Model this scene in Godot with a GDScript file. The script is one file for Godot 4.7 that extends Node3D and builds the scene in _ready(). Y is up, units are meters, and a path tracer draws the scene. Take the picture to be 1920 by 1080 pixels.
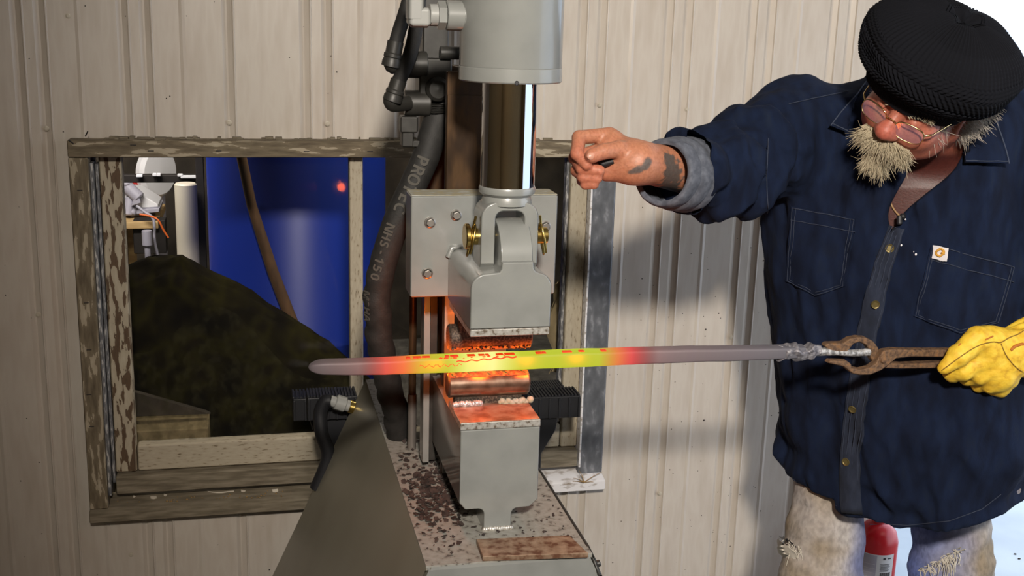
extends Node3D

# World: y up, back wall (siding with window) is the plane z = 0, the camera stands at z = 2.83.
const CAM := Vector3(0.0, 1.7, 2.83)
const FL := 2146.0   # focal length in pixels of a 1920 x 1080 frame
var cam_basis: Basis
var M := {}
var origins := {}
var rng := RandomNumberGenerator.new()


func _ready() -> void:
	rng.seed = 7
	# ---- camera
	var cam := Camera3D.new()
	cam.name = "camera"
	cam.rotation_degrees = Vector3(-13.49, -13.16, 1.67)
	cam.position = CAM
	cam.fov = 28.24
	cam.near = 0.05
	cam.far = 1500.0
	add_child(cam)
	cam_basis = cam.basis
	# ---- sky: bright overcast
	var env := Environment.new()
	var sky := ProceduralSkyMaterial.new()
	sky.sky_top_color = Color(0.86, 0.91, 1.0)
	sky.sky_horizon_color = Color(0.95, 0.97, 1.0)
	sky.ground_horizon_color = Color(0.9, 0.93, 0.97)
	sky.ground_bottom_color = Color(0.8, 0.83, 0.88)
	sky.sky_energy_multiplier = 1.6
	sky.ground_energy_multiplier = 1.0
	env.background_mode = Environment.BG_SKY
	env.sky = Sky.new()
	env.sky.sky_material = sky
	env.tonemap_mode = Environment.TONE_MAPPER_LINEAR
	env.tonemap_exposure = 1.0
	env.sdfgi_enabled = true
	env.ssao_enabled = true
	env.ssil_enabled = true
	var we := WorldEnvironment.new()
	we.name = "world_environment"
	we.environment = env
	add_child(we)
	# ---- lamps (each one's glowing fitting is built in lamps())
	var spot := SpotLight3D.new()
	spot.name = "work_light_beam"
	spot.light_color = Color(1.0, 0.96, 0.91)
	spot.light_energy = 15.5
	spot.light_size = 0.12
	spot.spot_range = 12.0
	spot.spot_attenuation = 2.0
	spot.spot_angle = 37.0
	spot.spot_angle_attenuation = 1.0
	spot.shadow_enabled = true
	add_child(spot)
	spot.position = Vector3(0.0, 2.68, 3.75)
	spot.basis = Basis.looking_at(Vector3(1.6, 1.15, 0.0) - spot.position, Vector3.UP)
	area_light("shop_light_beam", Vector3(2.3, 2.62, 1.7), Vector3(1.5, 0.6, 0.3), Vector2(1.2, 0.14), 0.35, Color(1.0, 0.96, 0.90))
	area_light("added_rear_fill", Vector3(-1.2, 2.7, 3.9), Vector3(-1.2, 0.0, 4.2), Vector2(1.2, 0.14), 1.1, Color(1.0, 0.93, 0.84))  # added lamp: warm room fill and something for the chrome to mirror
	area_light("bench_light_beam", Vector3(-0.7, 1.9, -1.1), Vector3(-0.6, 0.8, -2.1), Vector2(0.8, 0.12), 2.6, Color(1.0, 0.97, 0.93))
	area_light("added_drum_fill", Vector3(0.9, 2.2, -0.55), Vector3(0.2, 0.9, -1.0), Vector2(0.6, 0.12), 1.3, Color(1.0, 0.95, 0.85))  # added lamp that brightens the drum behind the window
	build()


func build() -> void:
	materials()
	shell()
	lamps()
	window()
	back_room()
	outdoors()
	press()
	bar_and_tongs()
	small_things()
	person()


func area_light(called: String, at: Vector3, target: Vector3, size: Vector2, energy: float, col: Color) -> void:
	var l := AreaLight3D.new()
	l.name = called
	l.area_size = size
	l.light_energy = energy
	l.light_color = col
	l.shadow_enabled = true
	l.area_range = 12.0
	l.area_attenuation = 2.0
	add_child(l)
	l.position = at
	l.basis = Basis.looking_at(target - at, Vector3.UP if absf((target - at).normalized().y) < 0.98 else Vector3(0, 0, -1))


# ------------------------------------------------------------------ measuring helpers: a picture point on a plane of the place
func ray(px: float, py: float) -> Vector3:
	return cam_basis * Vector3((px - 960.0) / FL, (540.0 - py) / FL, -1.0)
func oz(px: float, py: float, z: float) -> Vector3:
	var d := ray(px, py)
	return CAM + d * ((z - CAM.z) / d.z)
func oy(px: float, py: float, y: float) -> Vector3:
	var d := ray(px, py)
	return CAM + d * ((y - CAM.y) / d.y)
func dp(px: float, py: float, depth: float) -> Vector3:
	return CAM + ray(px, py) * depth


# ------------------------------------------------------------------ objects
func numbered(called: String, parent: Node) -> String:
	if not parent.has_node(called): return called
	var k := 1
	while parent.has_node("%s_%03d" % [called, k]): k += 1
	return "%s_%03d" % [called, k]
func tag(o: Node, label := "", category := "", group := "", kind := "") -> Node:
	if label: o.set_meta("label", label)
	if category: o.set_meta("category", category)
	if group: o.set_meta("group", group)
	if kind: o.set_meta("kind", kind)
	return o
func thing(called: String, at: Vector3, label := "", category := "", group := "", kind := "") -> Node3D:
	var o := Node3D.new()
	o.name = numbered(called, self)
	add_child(o, true)
	o.position = at
	origins[o] = at
	tag(o, label, category, group, kind)
	return o
# a mesh given in world coordinates; becomes a part of «parent», or a top-level object of its own
func part(called: String, mb: MB, m: Material, parent: Node = null, label := "", kind := "") -> MeshInstance3D:
	var o := MeshInstance3D.new()
	var host: Node = parent if parent else self
	o.name = numbered(called, host)
	var at: Vector3 = origins.get(parent, Vector3.ZERO)
	if parent == null:
		var lo := Vector3.INF
		var hi := -Vector3.INF
		for p in mb.v:
			lo = lo.min(p); hi = hi.max(p)
		at = Vector3((lo.x + hi.x) * 0.5, lo.y, (lo.z + hi.z) * 0.5)
		o.position = at
	mb.moved(-at)
	o.mesh = mb.mesh()
	o.material_override = m
	host.add_child(o, true)
	origins[o] = at
	tag(o, label, "", "", kind)
	return o
func V2(a: Array) -> PackedVector2Array:
	var r := PackedVector2Array()
	for k in range(0, a.size(), 2): r.append(Vector2(a[k], a[k + 1]))
	return r
func bez(pts: Array, steps := 8) -> PackedVector3Array:  # smooth curve through points
	var r := PackedVector3Array()
	for i in pts.size() - 1:
		var p0: Vector3 = pts[maxi(i - 1, 0)]
		var p1: Vector3 = pts[i]
		var p2: Vector3 = pts[i + 1]
		var p3: Vector3 = pts[mini(i + 2, pts.size() - 1)]
		for s in steps: r.append(p1.cubic_interpolate(p2, p0, p3, float(s) / steps))
	r.append(pts[pts.size() - 1])
	return r
func tube_of(pts: PackedVector3Array, r: float, segs := 10) -> MB:
	var mb := MB.new()
	mb.tube(pts, PackedFloat32Array([r]), segs)
	return mb
# ------------------------------------------------------------------ mesh helpers
class MB:
	var v := PackedVector3Array()
	var n := PackedVector3Array()
	var uv := PackedVector2Array()
	var c := PackedColorArray()
	var ix := PackedInt32Array()
	var colored := false
	func vert(p: Vector3, nn: Vector3, u := Vector2.ZERO, col := Color.WHITE) -> int:
		v.append(p); n.append(nn); uv.append(u); c.append(col)
		return v.size() - 1
	func tri(a: int, b: int, d: int) -> void:
		var g := (v[d] - v[a]).cross(v[b] - v[a])
		if g.dot(n[a] + n[b] + n[d]) < 0.0:
			ix.append(a); ix.append(d); ix.append(b)
		else:
			ix.append(a); ix.append(b); ix.append(d)
	func quad_n(a: Vector3, b: Vector3, d: Vector3, e: Vector3, na: Vector3, nb: Vector3, nd: Vector3, ne: Vector3) -> void:
		var i := vert(a, na); vert(b, nb); vert(d, nd); vert(e, ne)
		tri(i, i + 1, i + 2); tri(i, i + 2, i + 3)
	func quad(a: Vector3, b: Vector3, d: Vector3, e: Vector3, hint: Vector3) -> void:
		var g := (d - a).cross(e - b)
		if g.dot(hint) < 0.0: g = -g
		g = g.normalized()
		quad_n(a, b, d, e, g, g, g, g)
	func poly(pts: PackedVector3Array, hint: Vector3) -> void:  # convex fan
		var g := Vector3.ZERO
		for k in range(1, pts.size() - 1): g += (pts[k] - pts[0]).cross(pts[k + 1] - pts[0])
		if g.dot(hint) < 0.0: g = -g
		g = g.normalized()
		var i := v.size()
		for p in pts: vert(p, g)
		for k in range(1, pts.size() - 1): tri(i, i + k, i + k + 1)
	# box with rounded-looking chamfers
	func box(lo: Vector3, hi: Vector3, b := 0.002, t := Transform3D()) -> void:
		var cc := (lo + hi) * 0.5
		var h := (hi - lo).abs() * 0.5
		b = minf(b, minf(h.x, minf(h.y, h.z)) * 0.9)
		var P := func(sx: float, sy: float, sz: float, ax: int) -> Vector3:
			var q := Vector3(sx * (h.x - b), sy * (h.y - b), sz * (h.z - b))
			q[ax] += [sx, sy, sz][ax] * b
			return t * (cc + q)
		var bs := t.basis
		var N := [bs.x.normalized(), bs.y.normalized(), bs.z.normalized()]
		for ax in 3:
			var u: int = (ax + 1) % 3
			var w: int = (ax + 2) % 3
			for s in [-1.0, 1.0]:
				var q := []
				for k in [[-1.0, -1.0], [1.0, -1.0], [1.0, 1.0], [-1.0, 1.0]]:
					var sg := [0.0, 0.0, 0.0]
					sg[ax] = s; sg[u] = k[0]; sg[w] = k[1]
					q.append(P.call(sg[0], sg[1], sg[2], ax))
				var nn: Vector3 = N[ax] * s
				quad_n(q[0], q[1], q[2], q[3], nn, nn, nn, nn)
			for s1 in [-1.0, 1.0]:
				for s2 in [-1.0, 1.0]:  # edge between faces u and w, running along ax
					var q := []
					for e in [[-1.0, u], [1.0, u], [1.0, w], [-1.0, w]]:
						var sg := [0.0, 0.0, 0.0]
						sg[ax] = e[0]; sg[u] = s1; sg[w] = s2
						q.append(P.call(sg[0], sg[1], sg[2], e[1]))
					var n1: Vector3 = N[u] * s1
					var n2: Vector3 = N[w] * s2
					quad_n(q[0], q[1], q[2], q[3], n1, n1, n2, n2)
		for sx in [-1.0, 1.0]:
			for sy in [-1.0, 1.0]:
				for sz in [-1.0, 1.0]:
					var i := vert(P.call(sx, sy, sz, 0), N[0] * sx)
					vert(P.call(sx, sy, sz, 1), N[1] * sy); vert(P.call(sx, sy, sz, 2), N[2] * sz)
					tri(i, i + 1, i + 2)
	# prism: 2D outline (x, y) pushed along z from z0 to z1, both rims chamfered by b
	func prism(pts: PackedVector2Array, z0: float, z1: float, t := Transform3D(), b := 0.0015, smooth := 40.0) -> void:
		if Geometry2D.is_polygon_clockwise(pts): pts.reverse()
		var m := pts.size()
		var en := PackedVector2Array()
		for i in m:
			var d := (pts[(i + 1) % m] - pts[i]).normalized()
			en.append(Vector2(d.y, -d.x))
		var inn := PackedVector2Array()
		for i in m:
			var a := en[(i + m - 1) % m]
			var e := en[i]
			var bi := a + e
			inn.append(pts[i] - bi * (b / maxf(0.35, 1.0 + a.dot(e))))
		var cs := cos(deg_to_rad(smooth))
		var bs := t.basis
		var T3 := func(p: Vector2, z: float) -> Vector3: return t * Vector3(p.x, p.y, z)
		for i in m:
			var j := (i + 1) % m
			var n1 := en[i]
			var n2 := en[i]
			if en[(i + m - 1) % m].dot(en[i]) > cs: n1 = (en[(i + m - 1) % m] + en[i]).normalized()
			if en[j].dot(en[i]) > cs: n2 = (en[j] + en[i]).normalized()
			var N1 := (bs * Vector3(n1.x, n1.y, 0)).normalized()
			var N2 := (bs * Vector3(n2.x, n2.y, 0)).normalized()
			quad_n(T3.call(pts[i], z0 + b), T3.call(pts[j], z0 + b), T3.call(pts[j], z1 - b), T3.call(pts[i], z1 - b), N1, N2, N2, N1)
			if b > 0.0:
				for s in [[z0, z0 + b, -1.0], [z1, z1 - b, 1.0]]:
					var Z: Vector3 = bs.z.normalized() * s[2]
					quad_n(T3.call(inn[i], s[0]), T3.call(inn[j], s[0]), T3.call(pts[j], s[1]), T3.call(pts[i], s[1]), Z, Z, N2, N1)
		var tr := Geometry2D.triangulate_polygon(inn)
		for s in [[z0, -1.0], [z1, 1.0]]:
			var Z: Vector3 = bs.z.normalized() * s[1]
			var i0 := v.size()
			for p in inn: vert(T3.call(p, s[0]), Z)
			for k in range(0, tr.size(), 3): tri(i0 + tr[k], i0 + tr[k + 1], i0 + tr[k + 2])
	# lathe round the local y axis; profile of (radius, height)
	func lathe(prof: PackedVector2Array, t := Transform3D(), segs := 32, smooth := 35.0) -> void:
		var m := prof.size()
		var en := PackedVector2Array()
		for i in m - 1:
			var d := (prof[i + 1] - prof[i]).normalized()
			en.append(Vector2(d.y, -d.x))
		var flip := 0.0
		for i in m - 1: flip += (prof[i + 1].y - prof[i].y) * (prof[i].x + prof[i + 1].x)
		if flip < 0.0:
			for i in m - 1: en[i] = -en[i]
		var cs := cos(deg_to_rad(smooth))
		for i in m - 1:
			var n1 := en[i]
			var n2 := en[i]
			if i > 0 and en[i - 1].dot(en[i]) > cs: n1 = (en[i - 1] + en[i]).normalized()
			if i < m - 2 and en[i + 1].dot(en[i]) > cs: n2 = (en[i + 1] + en[i]).normalized()
			var base := v.size()
			for k in segs + 1:
				var a := TAU * k / segs
				var ca := cos(a)
				var sa := sin(a)
				vert(t * Vector3(prof[i].x * ca, prof[i].y, prof[i].x * sa), (t.basis * Vector3(n1.x * ca, n1.y, n1.x * sa)).normalized(), Vector2(float(k) / segs, float(i) / (m - 1)))
				vert(t * Vector3(prof[i + 1].x * ca, prof[i + 1].y, prof[i + 1].x * sa), (t.basis * Vector3(n2.x * ca, n2.y, n2.x * sa)).normalized(), Vector2(float(k) / segs, float(i + 1) / (m - 1)))
			for k in segs:
				var q := base + k * 2
				if prof[i].x > 1e-6: tri(q, q + 2, q + 1)
				if prof[i + 1].x > 1e-6: tri(q + 1, q + 2, q + 3)
	func rod(a: Vector3, b: Vector3, r: float, segs := 16, ch := 0.0008, r2 := -1.0) -> void:
		if r2 < 0.0: r2 = r
		var y := (b - a)
		var L := y.length()
		lathe(PackedVector2Array([Vector2(0, 0), Vector2(r - ch, 0), Vector2(r, ch), Vector2(r2, L - ch), Vector2(r2 - ch, L), Vector2(0, L)]), MB.along(a, y), segs)
	static func along(a: Vector3, dir: Vector3) -> Transform3D:
		var y := dir.normalized()
		var x := y.cross(Vector3(0, 0, 1) if absf(y.z) < 0.9 else Vector3(1, 0, 0)).normalized()
		return Transform3D(Basis(x, y, x.cross(y)), a)
	# tube through points, radius per point; flat gives an oval section
	func tube(pts: PackedVector3Array, rad: PackedFloat32Array, segs := 12, caps := true, wob = null) -> void:
		var m := pts.size()
		var d0 := (pts[1] - pts[0]).normalized()
		var x := d0.cross(Vector3(0, 0, 1) if absf(d0.z) < 0.9 else Vector3(1, 0, 0)).normalized()
		var base := v.size()
		var acc := 0.0
		for i in m:
			var d := (pts[mini(i + 1, m - 1)] - pts[maxi(i - 1, 0)]).normalized()
			x = (x - d * x.dot(d)).normalized()
			var y := d.cross(x)
			if i > 0: acc += (pts[i] - pts[i - 1]).length()
			for k in segs + 1:
				var a := TAU * k / segs
				var o := x * cos(a) + y * sin(a)
				var r := rad[mini(i, rad.size() - 1)]
				if wob != null: r += wob.call(acc, a)
				vert(pts[i] + o * r, o, Vector2(float(k) / segs, acc))
		for i in m - 1:
			for k in segs:
				var q := base + i * (segs + 1) + k
				tri(q, q + 1, q + segs + 1); tri(q + 1, q + segs + 2, q + segs + 1)
		if wob != null: renormal(base)
		if caps:
			for e in [0, m - 1]:
				var nn := (pts[0] - pts[1]).normalized() if e == 0 else (pts[m - 1] - pts[m - 2]).normalized()
				var cidx := vert(pts[e], nn)
				var r0 := v.size()
				for k in segs + 1: vert(v[base + e * (segs + 1) + k], nn)
				for k in segs: tri(cidx, r0 + k, r0 + k + 1)
	func renormal(from: int, i_from := 0) -> void:  # smooth normals by position for vertices from index «from»
		var acc := {}
		for k in range(i_from, ix.size(), 3):
			if ix[k] < from: continue
			var g := (v[ix[k + 2]] - v[ix[k]]).cross(v[ix[k + 1]] - v[ix[k]])
			for e in 3:
				var key := Vector3i(v[ix[k + e]] * 20000.0)
				acc[key] = acc.get(key, Vector3.ZERO) + g
		for i in range(from, v.size()):
			var g: Vector3 = acc.get(Vector3i(v[i] * 20000.0), n[i])
			if g.length_squared() > 1e-20: n[i] = g.normalized()
	# grid of points rows x cols, smooth; thick > 0 gives a sheet with a back and rim
	func sheet(g: Array, thick := 0.0, up: Array = []) -> void:
		var R := g.size()
		var Cc: int = g[0].size()
		var base := v.size()
		var nrm := []
		for i in R:
			var row := PackedVector3Array()
			for j in Cc:
				var a: Vector3 = g[mini(i + 1, R - 1)][j] - g[maxi(i - 1, 0)][j]
				var b: Vector3 = g[i][mini(j + 1, Cc - 1)] - g[i][maxi(j - 1, 0)]
				var q := a.cross(b).normalized()
				if up.size() and q.dot(up[0]) < 0.0: q = -q
				row.append(q)
			nrm.append(row)
		for i in R:
			for j in Cc: vert(g[i][j], nrm[i][j], Vector2(float(j) / (Cc - 1), float(i) / (R - 1)))
		for i in R - 1:
			for j in Cc - 1:
				var q := base + i * Cc + j
				tri(q, q + 1, q + Cc); tri(q + 1, q + Cc + 1, q + Cc)
		if thick > 0.0:
			var b2 := v.size()
			for i in R:
				for j in Cc: vert(g[i][j] - nrm[i][j] * thick, -nrm[i][j])
			for i in R - 1:
				for j in Cc - 1:
					var q := b2 + i * Cc + j
					tri(q, q + 1, q + Cc); tri(q + 1, q + Cc + 1, q + Cc)
			var rim := []
			for j in Cc: rim.append(j)
			for i in range(1, R): rim.append(i * Cc + Cc - 1)
			for j in range(Cc - 2, -1, -1): rim.append((R - 1) * Cc + j)
			for i in range(R - 2, 0, -1): rim.append(i * Cc)
			var mid := Vector3.ZERO
			for k in rim: mid += v[base + k]
			mid /= rim.size()
			for k in rim.size():
				var a: int = rim[k]
				var b: int = rim[(k + 1) % rim.size()]
				quad(v[base + a], v[base + b], v[b2 + b], v[b2 + a], (v[base + a] + v[base + b]) * 0.5 - mid)
	func ball(p: Vector3, r: float, segs := 12, sc := Vector3.ONE) -> void:
		var pr := PackedVector2Array()
		for k in segs / 2 + 1: pr.append(Vector2(sin(TAU * k / segs) * r, -cos(TAU * k / segs) * r))
		lathe(pr, Transform3D(Basis.from_scale(sc), p), segs, 90.0)
	func mesh() -> ArrayMesh:
		var a := []
		a.resize(Mesh.ARRAY_MAX)
		a[Mesh.ARRAY_VERTEX] = v; a[Mesh.ARRAY_NORMAL] = n; a[Mesh.ARRAY_TEX_UV] = uv; a[Mesh.ARRAY_INDEX] = ix
		if colored: a[Mesh.ARRAY_COLOR] = c
		var m := ArrayMesh.new()
		m.add_surface_from_arrays(Mesh.PRIMITIVE_TRIANGLES, a)
		return m
	func moved(by: Vector3) -> void:
		for i in v.size(): v[i] += by
	# surface nets over a signed distance field, visiting only blocks near the surface
	func field(f: Callable, lo: Vector3, hi: Vector3, cell: float, paint = null, keep = null) -> void:
		const B := 8
		var nb := Vector3i(((hi - lo) / (cell * B)).ceil())
		var S := B + 1
		var ids := {}
		var base := v.size()
		var reach := cell * B * 0.87 * 1.25 + 0.004
		var qs := []
		for bz in nb.z:
			for by in nb.y:
				for bx in nb.x:
					var o := lo + Vector3(bx, by, bz) * (cell * B)
					var dc: float = f.call(o + Vector3.ONE * (cell * B * 0.5))
					if absf(dc) > reach: continue
					var d := PackedFloat32Array()
					d.resize(S * S * S)
					var q := 0
					var neg := 0
					for z in S:
						for y in S:
							for x in S:
								var val: float = f.call(o + Vector3(x, y, z) * cell)
								d[q] = val
								if val < 0.0: neg += 1
								q += 1
					if neg == 0 or neg == S * S * S: continue
					for z in B:
						for y in B:
							for x in B:
								var i0 := x + y * S + z * S * S
								var mask := 0
								for k in 8:
									if d[i0 + (k & 1) + ((k >> 1) & 1) * S + ((k >> 2) & 1) * S * S] < 0.0: mask |= 1 << k
								if mask == 0 or mask == 255: continue
								var sum := Vector3.ZERO
								var cnt := 0
								for ax in 3:
									var st: int = [1, S, S * S][ax]
									for k in 8:
										if k & (1 << ax): continue
										var ia := i0 + (k & 1) + ((k >> 1) & 1) * S + ((k >> 2) & 1) * S * S
										var da := d[ia]
										var db := d[ia + st]
										if (da < 0.0) != (db < 0.0):
											var pp := Vector3(k & 1, (k >> 1) & 1, (k >> 2) & 1)
											pp[ax] += da / (da - db)
											sum += pp; cnt += 1
								var gx := bx * B + x
								var gy := by * B + y
								var gz := bz * B + z
								var P := lo + (Vector3(gx, gy, gz) + sum / cnt) * cell
								ids[Vector3i(gx, gy, gz)] = vert(P, Vector3.ZERO)
								var s0 := (mask & 1) != 0
								for ax in 3:
									if s0 != ((mask & (1 << (1 << ax))) != 0): qs.append([Vector3i(gx, gy, gz), ax, s0])
		for e in qs:
			var g: Vector3i = e[0]
			var ax: int = e[1]
			var u := Vector3i.ZERO
			var w := Vector3i.ZERO
			u[(ax + 1) % 3] = 1; w[(ax + 2) % 3] = 1
			var a: int = ids.get(g, -1)
			var b: int = ids.get(g - u, -1)
			var cc: int = ids.get(g - u - w, -1)
			var dd: int = ids.get(g - w, -1)
			if a < 0 or b < 0 or cc < 0 or dd < 0: continue
			if keep != null and not keep.call((v[a] + v[cc]) * 0.5): continue
			if e[2]:
				ix.append_array([a, cc, b, a, dd, cc])
			else:
				ix.append_array([a, b, cc, a, cc, dd])
		for k in range(0, ix.size(), 3):
			if ix[k] < base: continue
			var g := (v[ix[k + 2]] - v[ix[k]]).cross(v[ix[k + 1]] - v[ix[k]])
			for e in 3: n[ix[k + e]] += g
		for i in range(base, v.size()): n[i] = n[i].normalized()
		if paint != null:
			colored = true
			for i in range(base, v.size()): c[i] = paint.call(v[i])
# ------------------------------------------------------------------ materials
func nt(sd: int, freq: float, cols: Array, offs: Array, size := 512, oct := 4, kind := FastNoiseLite.TYPE_SIMPLEX_SMOOTH) -> NoiseTexture2D:
	var f := FastNoiseLite.new()
	f.seed = sd
	f.noise_type = kind
	f.frequency = freq
	f.fractal_octaves = oct
	var t := NoiseTexture2D.new()
	t.width = size; t.height = size
	t.seamless = true
	t.noise = f
	if cols.size():
		var g := Gradient.new()
		g.offsets = PackedFloat32Array(offs)
		g.colors = PackedColorArray(cols)
		t.color_ramp = g
	return t
func rgb(r: float, g: float, b: float) -> Color: return Color(r / 255.0, g / 255.0, b / 255.0)
func mat(col: Color, rough := 0.6, metal := 0.0) -> StandardMaterial3D:
	var m := StandardMaterial3D.new()
	m.albedo_color = col
	m.roughness = rough
	m.metallic = metal
	return m
func tri(m: StandardMaterial3D, t: Texture2D, sc: Vector3, relief := 0.0, bump: Texture2D = null) -> StandardMaterial3D:
	if t: m.albedo_texture = t
	m.uv1_triplanar = true
	m.uv1_world_triplanar = true
	m.uv1_scale = sc
	if relief > 0.0:
		m.heightmap_enabled = true
		m.heightmap_texture = bump if bump else t
		m.heightmap_scale = relief
	return m

func materials() -> void:
	var W := Color.WHITE
	var bump := nt(3, 0.02, [], [], 512, 5)
	var fine := nt(5, 0.06, [], [], 512, 4)
	# painted siding, streaked
	var sid := nt(11, 0.007, [rgb(178, 168, 155), rgb(187, 178, 167), rgb(191, 183, 172), rgb(183, 173, 161)], [0.0, 0.42, 0.6, 1.0], 1024, 4)
	M.siding = tri(mat(W, 0.36), sid, Vector3(3.0, 0.5, 3.0))
	M.screw = mat(rgb(178, 170, 154), 0.45)
	M.speck = mat(rgb(52, 46, 42), 0.8)
	# weathered, peeling timber: boards that run upright and boards that run across
	var peel := nt(21, 0.009, [rgb(78, 68, 52), rgb(104, 93, 74), rgb(114, 102, 82), rgb(96, 84, 66), rgb(152, 141, 120), rgb(168, 158, 138)], [0.0, 0.42, 0.60, 0.625, 0.635, 1.0], 1024, 5)
	var peel2 := nt(22, 0.0065, [rgb(70, 53, 36), rgb(88, 68, 48), rgb(78, 62, 46), rgb(160, 149, 128), rgb(172, 162, 142)], [0.0, 0.38, 0.465, 0.475, 1.0], 1024, 5)
	var grey := nt(23, 0.009, [rgb(88, 80, 66), rgb(108, 99, 82), rgb(120, 111, 94), rgb(140, 130, 112)], [0.0, 0.4, 0.6, 1.0], 1024, 5)
	var cream := nt(24, 0.016, [rgb(84, 72, 54), rgb(138, 126, 104), rgb(164, 154, 134), rgb(176, 166, 146)], [0.0, 0.22, 0.30, 1.0], 1024, 5)
	M.casing_up = tri(mat(W, 0.8), peel, Vector3(5.5, 1.1, 5.5), 0.12)
	M.casing_across = tri(mat(W, 0.8), peel, Vector3(1.1, 5.5, 5.5), 0.12)
	M.stile = tri(mat(W, 0.75), peel2, Vector3(8.5, 2.0, 8.5), 0.12)
	M.rail = tri(mat(W, 0.75), cream, Vector3(2.0, 8.0, 8.0), 0.08)
	M.mullion = tri(mat(W, 0.7), cream, Vector3(8.0, 2.0, 8.0), 0.08)
	M.sill = tri(mat(W, 0.85), grey, Vector3(1.0, 7.0, 6.0), 0.1)
	M.sill_white = tri(mat(W, 0.75), nt(25, 0.014, [rgb(120, 104, 86), rgb(188, 184, 182), rgb(214, 212, 212)], [0.0, 0.33, 0.45], 512, 5), Vector3(3.0, 6.0, 5.0), 0.06)
	M.strip = tri(mat(W, 0.5), nt(26, 0.03, [rgb(60, 62, 66), rgb(108, 108, 110), rgb(182, 180, 176)], [0.0, 0.5, 0.75], 512, 4), Vector3(8.0, 2.0, 8.0))
	M.zinc = tri(mat(W, 0.42, 0.35), nt(27, 0.012, [rgb(86, 88, 92), rgb(102, 104, 108), rgb(112, 114, 118), rgb(150, 152, 156)], [0.0, 0.45, 0.66, 0.9], 512, 5), Vector3(4.0, 2.4, 4.0), 0.03)
	var gl := mat(Color(0.2, 0.22, 0.22, 0.03), 0.04)
	gl.transparency = BaseMaterial3D.TRANSPARENCY_ALPHA
	gl.metallic_specular = 0.22
	M.glass = gl
	var dirt := mat(W, 0.9)
	dirt.transparency = BaseMaterial3D.TRANSPARENCY_ALPHA
	tri(dirt, nt(28, 0.012, [Color(0.15, 0.14, 0.05, 0.0), Color(0.15, 0.14, 0.05, 0.06), Color(0.17, 0.16, 0.06, 0.25), Color(0.20, 0.19, 0.08, 0.5)], [0.0, 0.40, 0.62, 1.0], 1024, 6), Vector3(2.2, 1.6, 2.2))
	M.grime = dirt
	M.shed_wood = tri(mat(W, 0.8), nt(32, 0.012, [rgb(112, 92, 58), rgb(150, 124, 82)], [0.2, 0.8], 256), Vector3(4, 0.5, 4))
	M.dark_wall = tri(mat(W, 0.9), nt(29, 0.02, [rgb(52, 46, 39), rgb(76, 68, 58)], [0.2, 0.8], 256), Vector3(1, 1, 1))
	M.concrete = tri(mat(W, 0.9), nt(30, 0.02, [rgb(104, 100, 94), rgb(142, 138, 130)], [0.2, 0.8], 512), Vector3(0.8, 0.8, 0.8))
	M.snow = tri(mat(W, 0.95), nt(31, 0.01, [rgb(176, 186, 192), rgb(190, 200, 205)], [0.2, 0.7], 512, 5), Vector3(0.4, 0.4, 0.4))
	M.ceiling = mat(rgb(150, 142, 130), 0.9)
	# press
	var pt := nt(41, 0.008, [rgb(122, 124, 121), rgb(129, 131, 128), rgb(133, 135, 131)], [0.0, 0.5, 1.0], 512, 4)
	M.paint = tri(mat(W, 0.34), pt, Vector3(3, 3, 3))
	M.paint.clearcoat_enabled = true
	M.paint.clearcoat = 0.7
	M.paint.clearcoat_roughness = 0.12
	var dusty := nt(42, 0.016, [rgb(66, 63, 59), rgb(112, 108, 101), rgb(136, 134, 126), rgb(148, 147, 140)], [0.10, 0.26, 0.36, 0.8], 1024, 6)
	M.base_side = tri(mat(W, 0.36), nt(43, 0.006, [rgb(122, 118, 104), rgb(130, 126, 112), rgb(136, 133, 120)], [0.1, 0.5, 0.9], 512, 3), Vector3(1, 1, 1))
	M.base_top = tri(mat(W, 0.7), dusty, Vector3(3.5, 3.5, 3.5), 0.04)
	M.dust_top = tri(mat(W, 0.75), nt(44, 0.014, [rgb(158, 148, 120), rgb(150, 146, 130), rgb(168, 168, 160)], [0.3, 0.55, 0.8], 512, 5), Vector3(5, 5, 5))
	M.chrome = mat(rgb(226, 226, 228), 0.045, 1.0)
	M.bright_steel = tri(mat(W, 0.38, 0.55), nt(45, 0.02, [rgb(120, 108, 94), rgb(184, 180, 172), rgb(206, 204, 198)], [0.18, 0.4, 0.8], 512, 5), Vector3(9, 9, 9))
	M.die_steel = tri(mat(W, 0.30, 0.85), nt(46, 0.010, [rgb(104, 84, 68), rgb(128, 108, 92), rgb(148, 130, 114)], [0.15, 0.5, 0.85], 512, 4), Vector3(6, 6, 6))
	M.die_scale = tri(mat(W, 0.6, 0.4), nt(47, 0.05, [rgb(46, 38, 33), rgb(78, 65, 54), rgb(120, 106, 92)], [0.25, 0.55, 0.85], 512, 4), Vector3(8, 8, 8), 0.04)
	M.glow_skin = mat(rgb(92, 44, 26), 0.6)
	M.glow_skin.emission_enabled = true
	M.glow_skin.emission = Color.WHITE
	M.glow_skin.emission_operator = BaseMaterial3D.EMISSION_OP_MULTIPLY
	tri(M.glow_skin, null, Vector3(14, 40, 14))
	M.glow_skin.emission_texture = nt(90, 0.02, [rgb(30, 6, 2), rgb(190, 44, 12), rgb(244, 96, 24), rgb(255, 170, 60)], [0.2, 0.42, 0.6, 0.85], 256, 4)
	M.glow_skin.emission_energy_multiplier = 0.8
	M.copper_glow = tri(mat(W, 0.36, 0.6), nt(48, 0.012, [rgb(148, 96, 76), rgb(178, 132, 112), rgb(186, 156, 140)], [0.2, 0.5, 0.85], 512, 5), Vector3(5, 5, 5))
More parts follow.
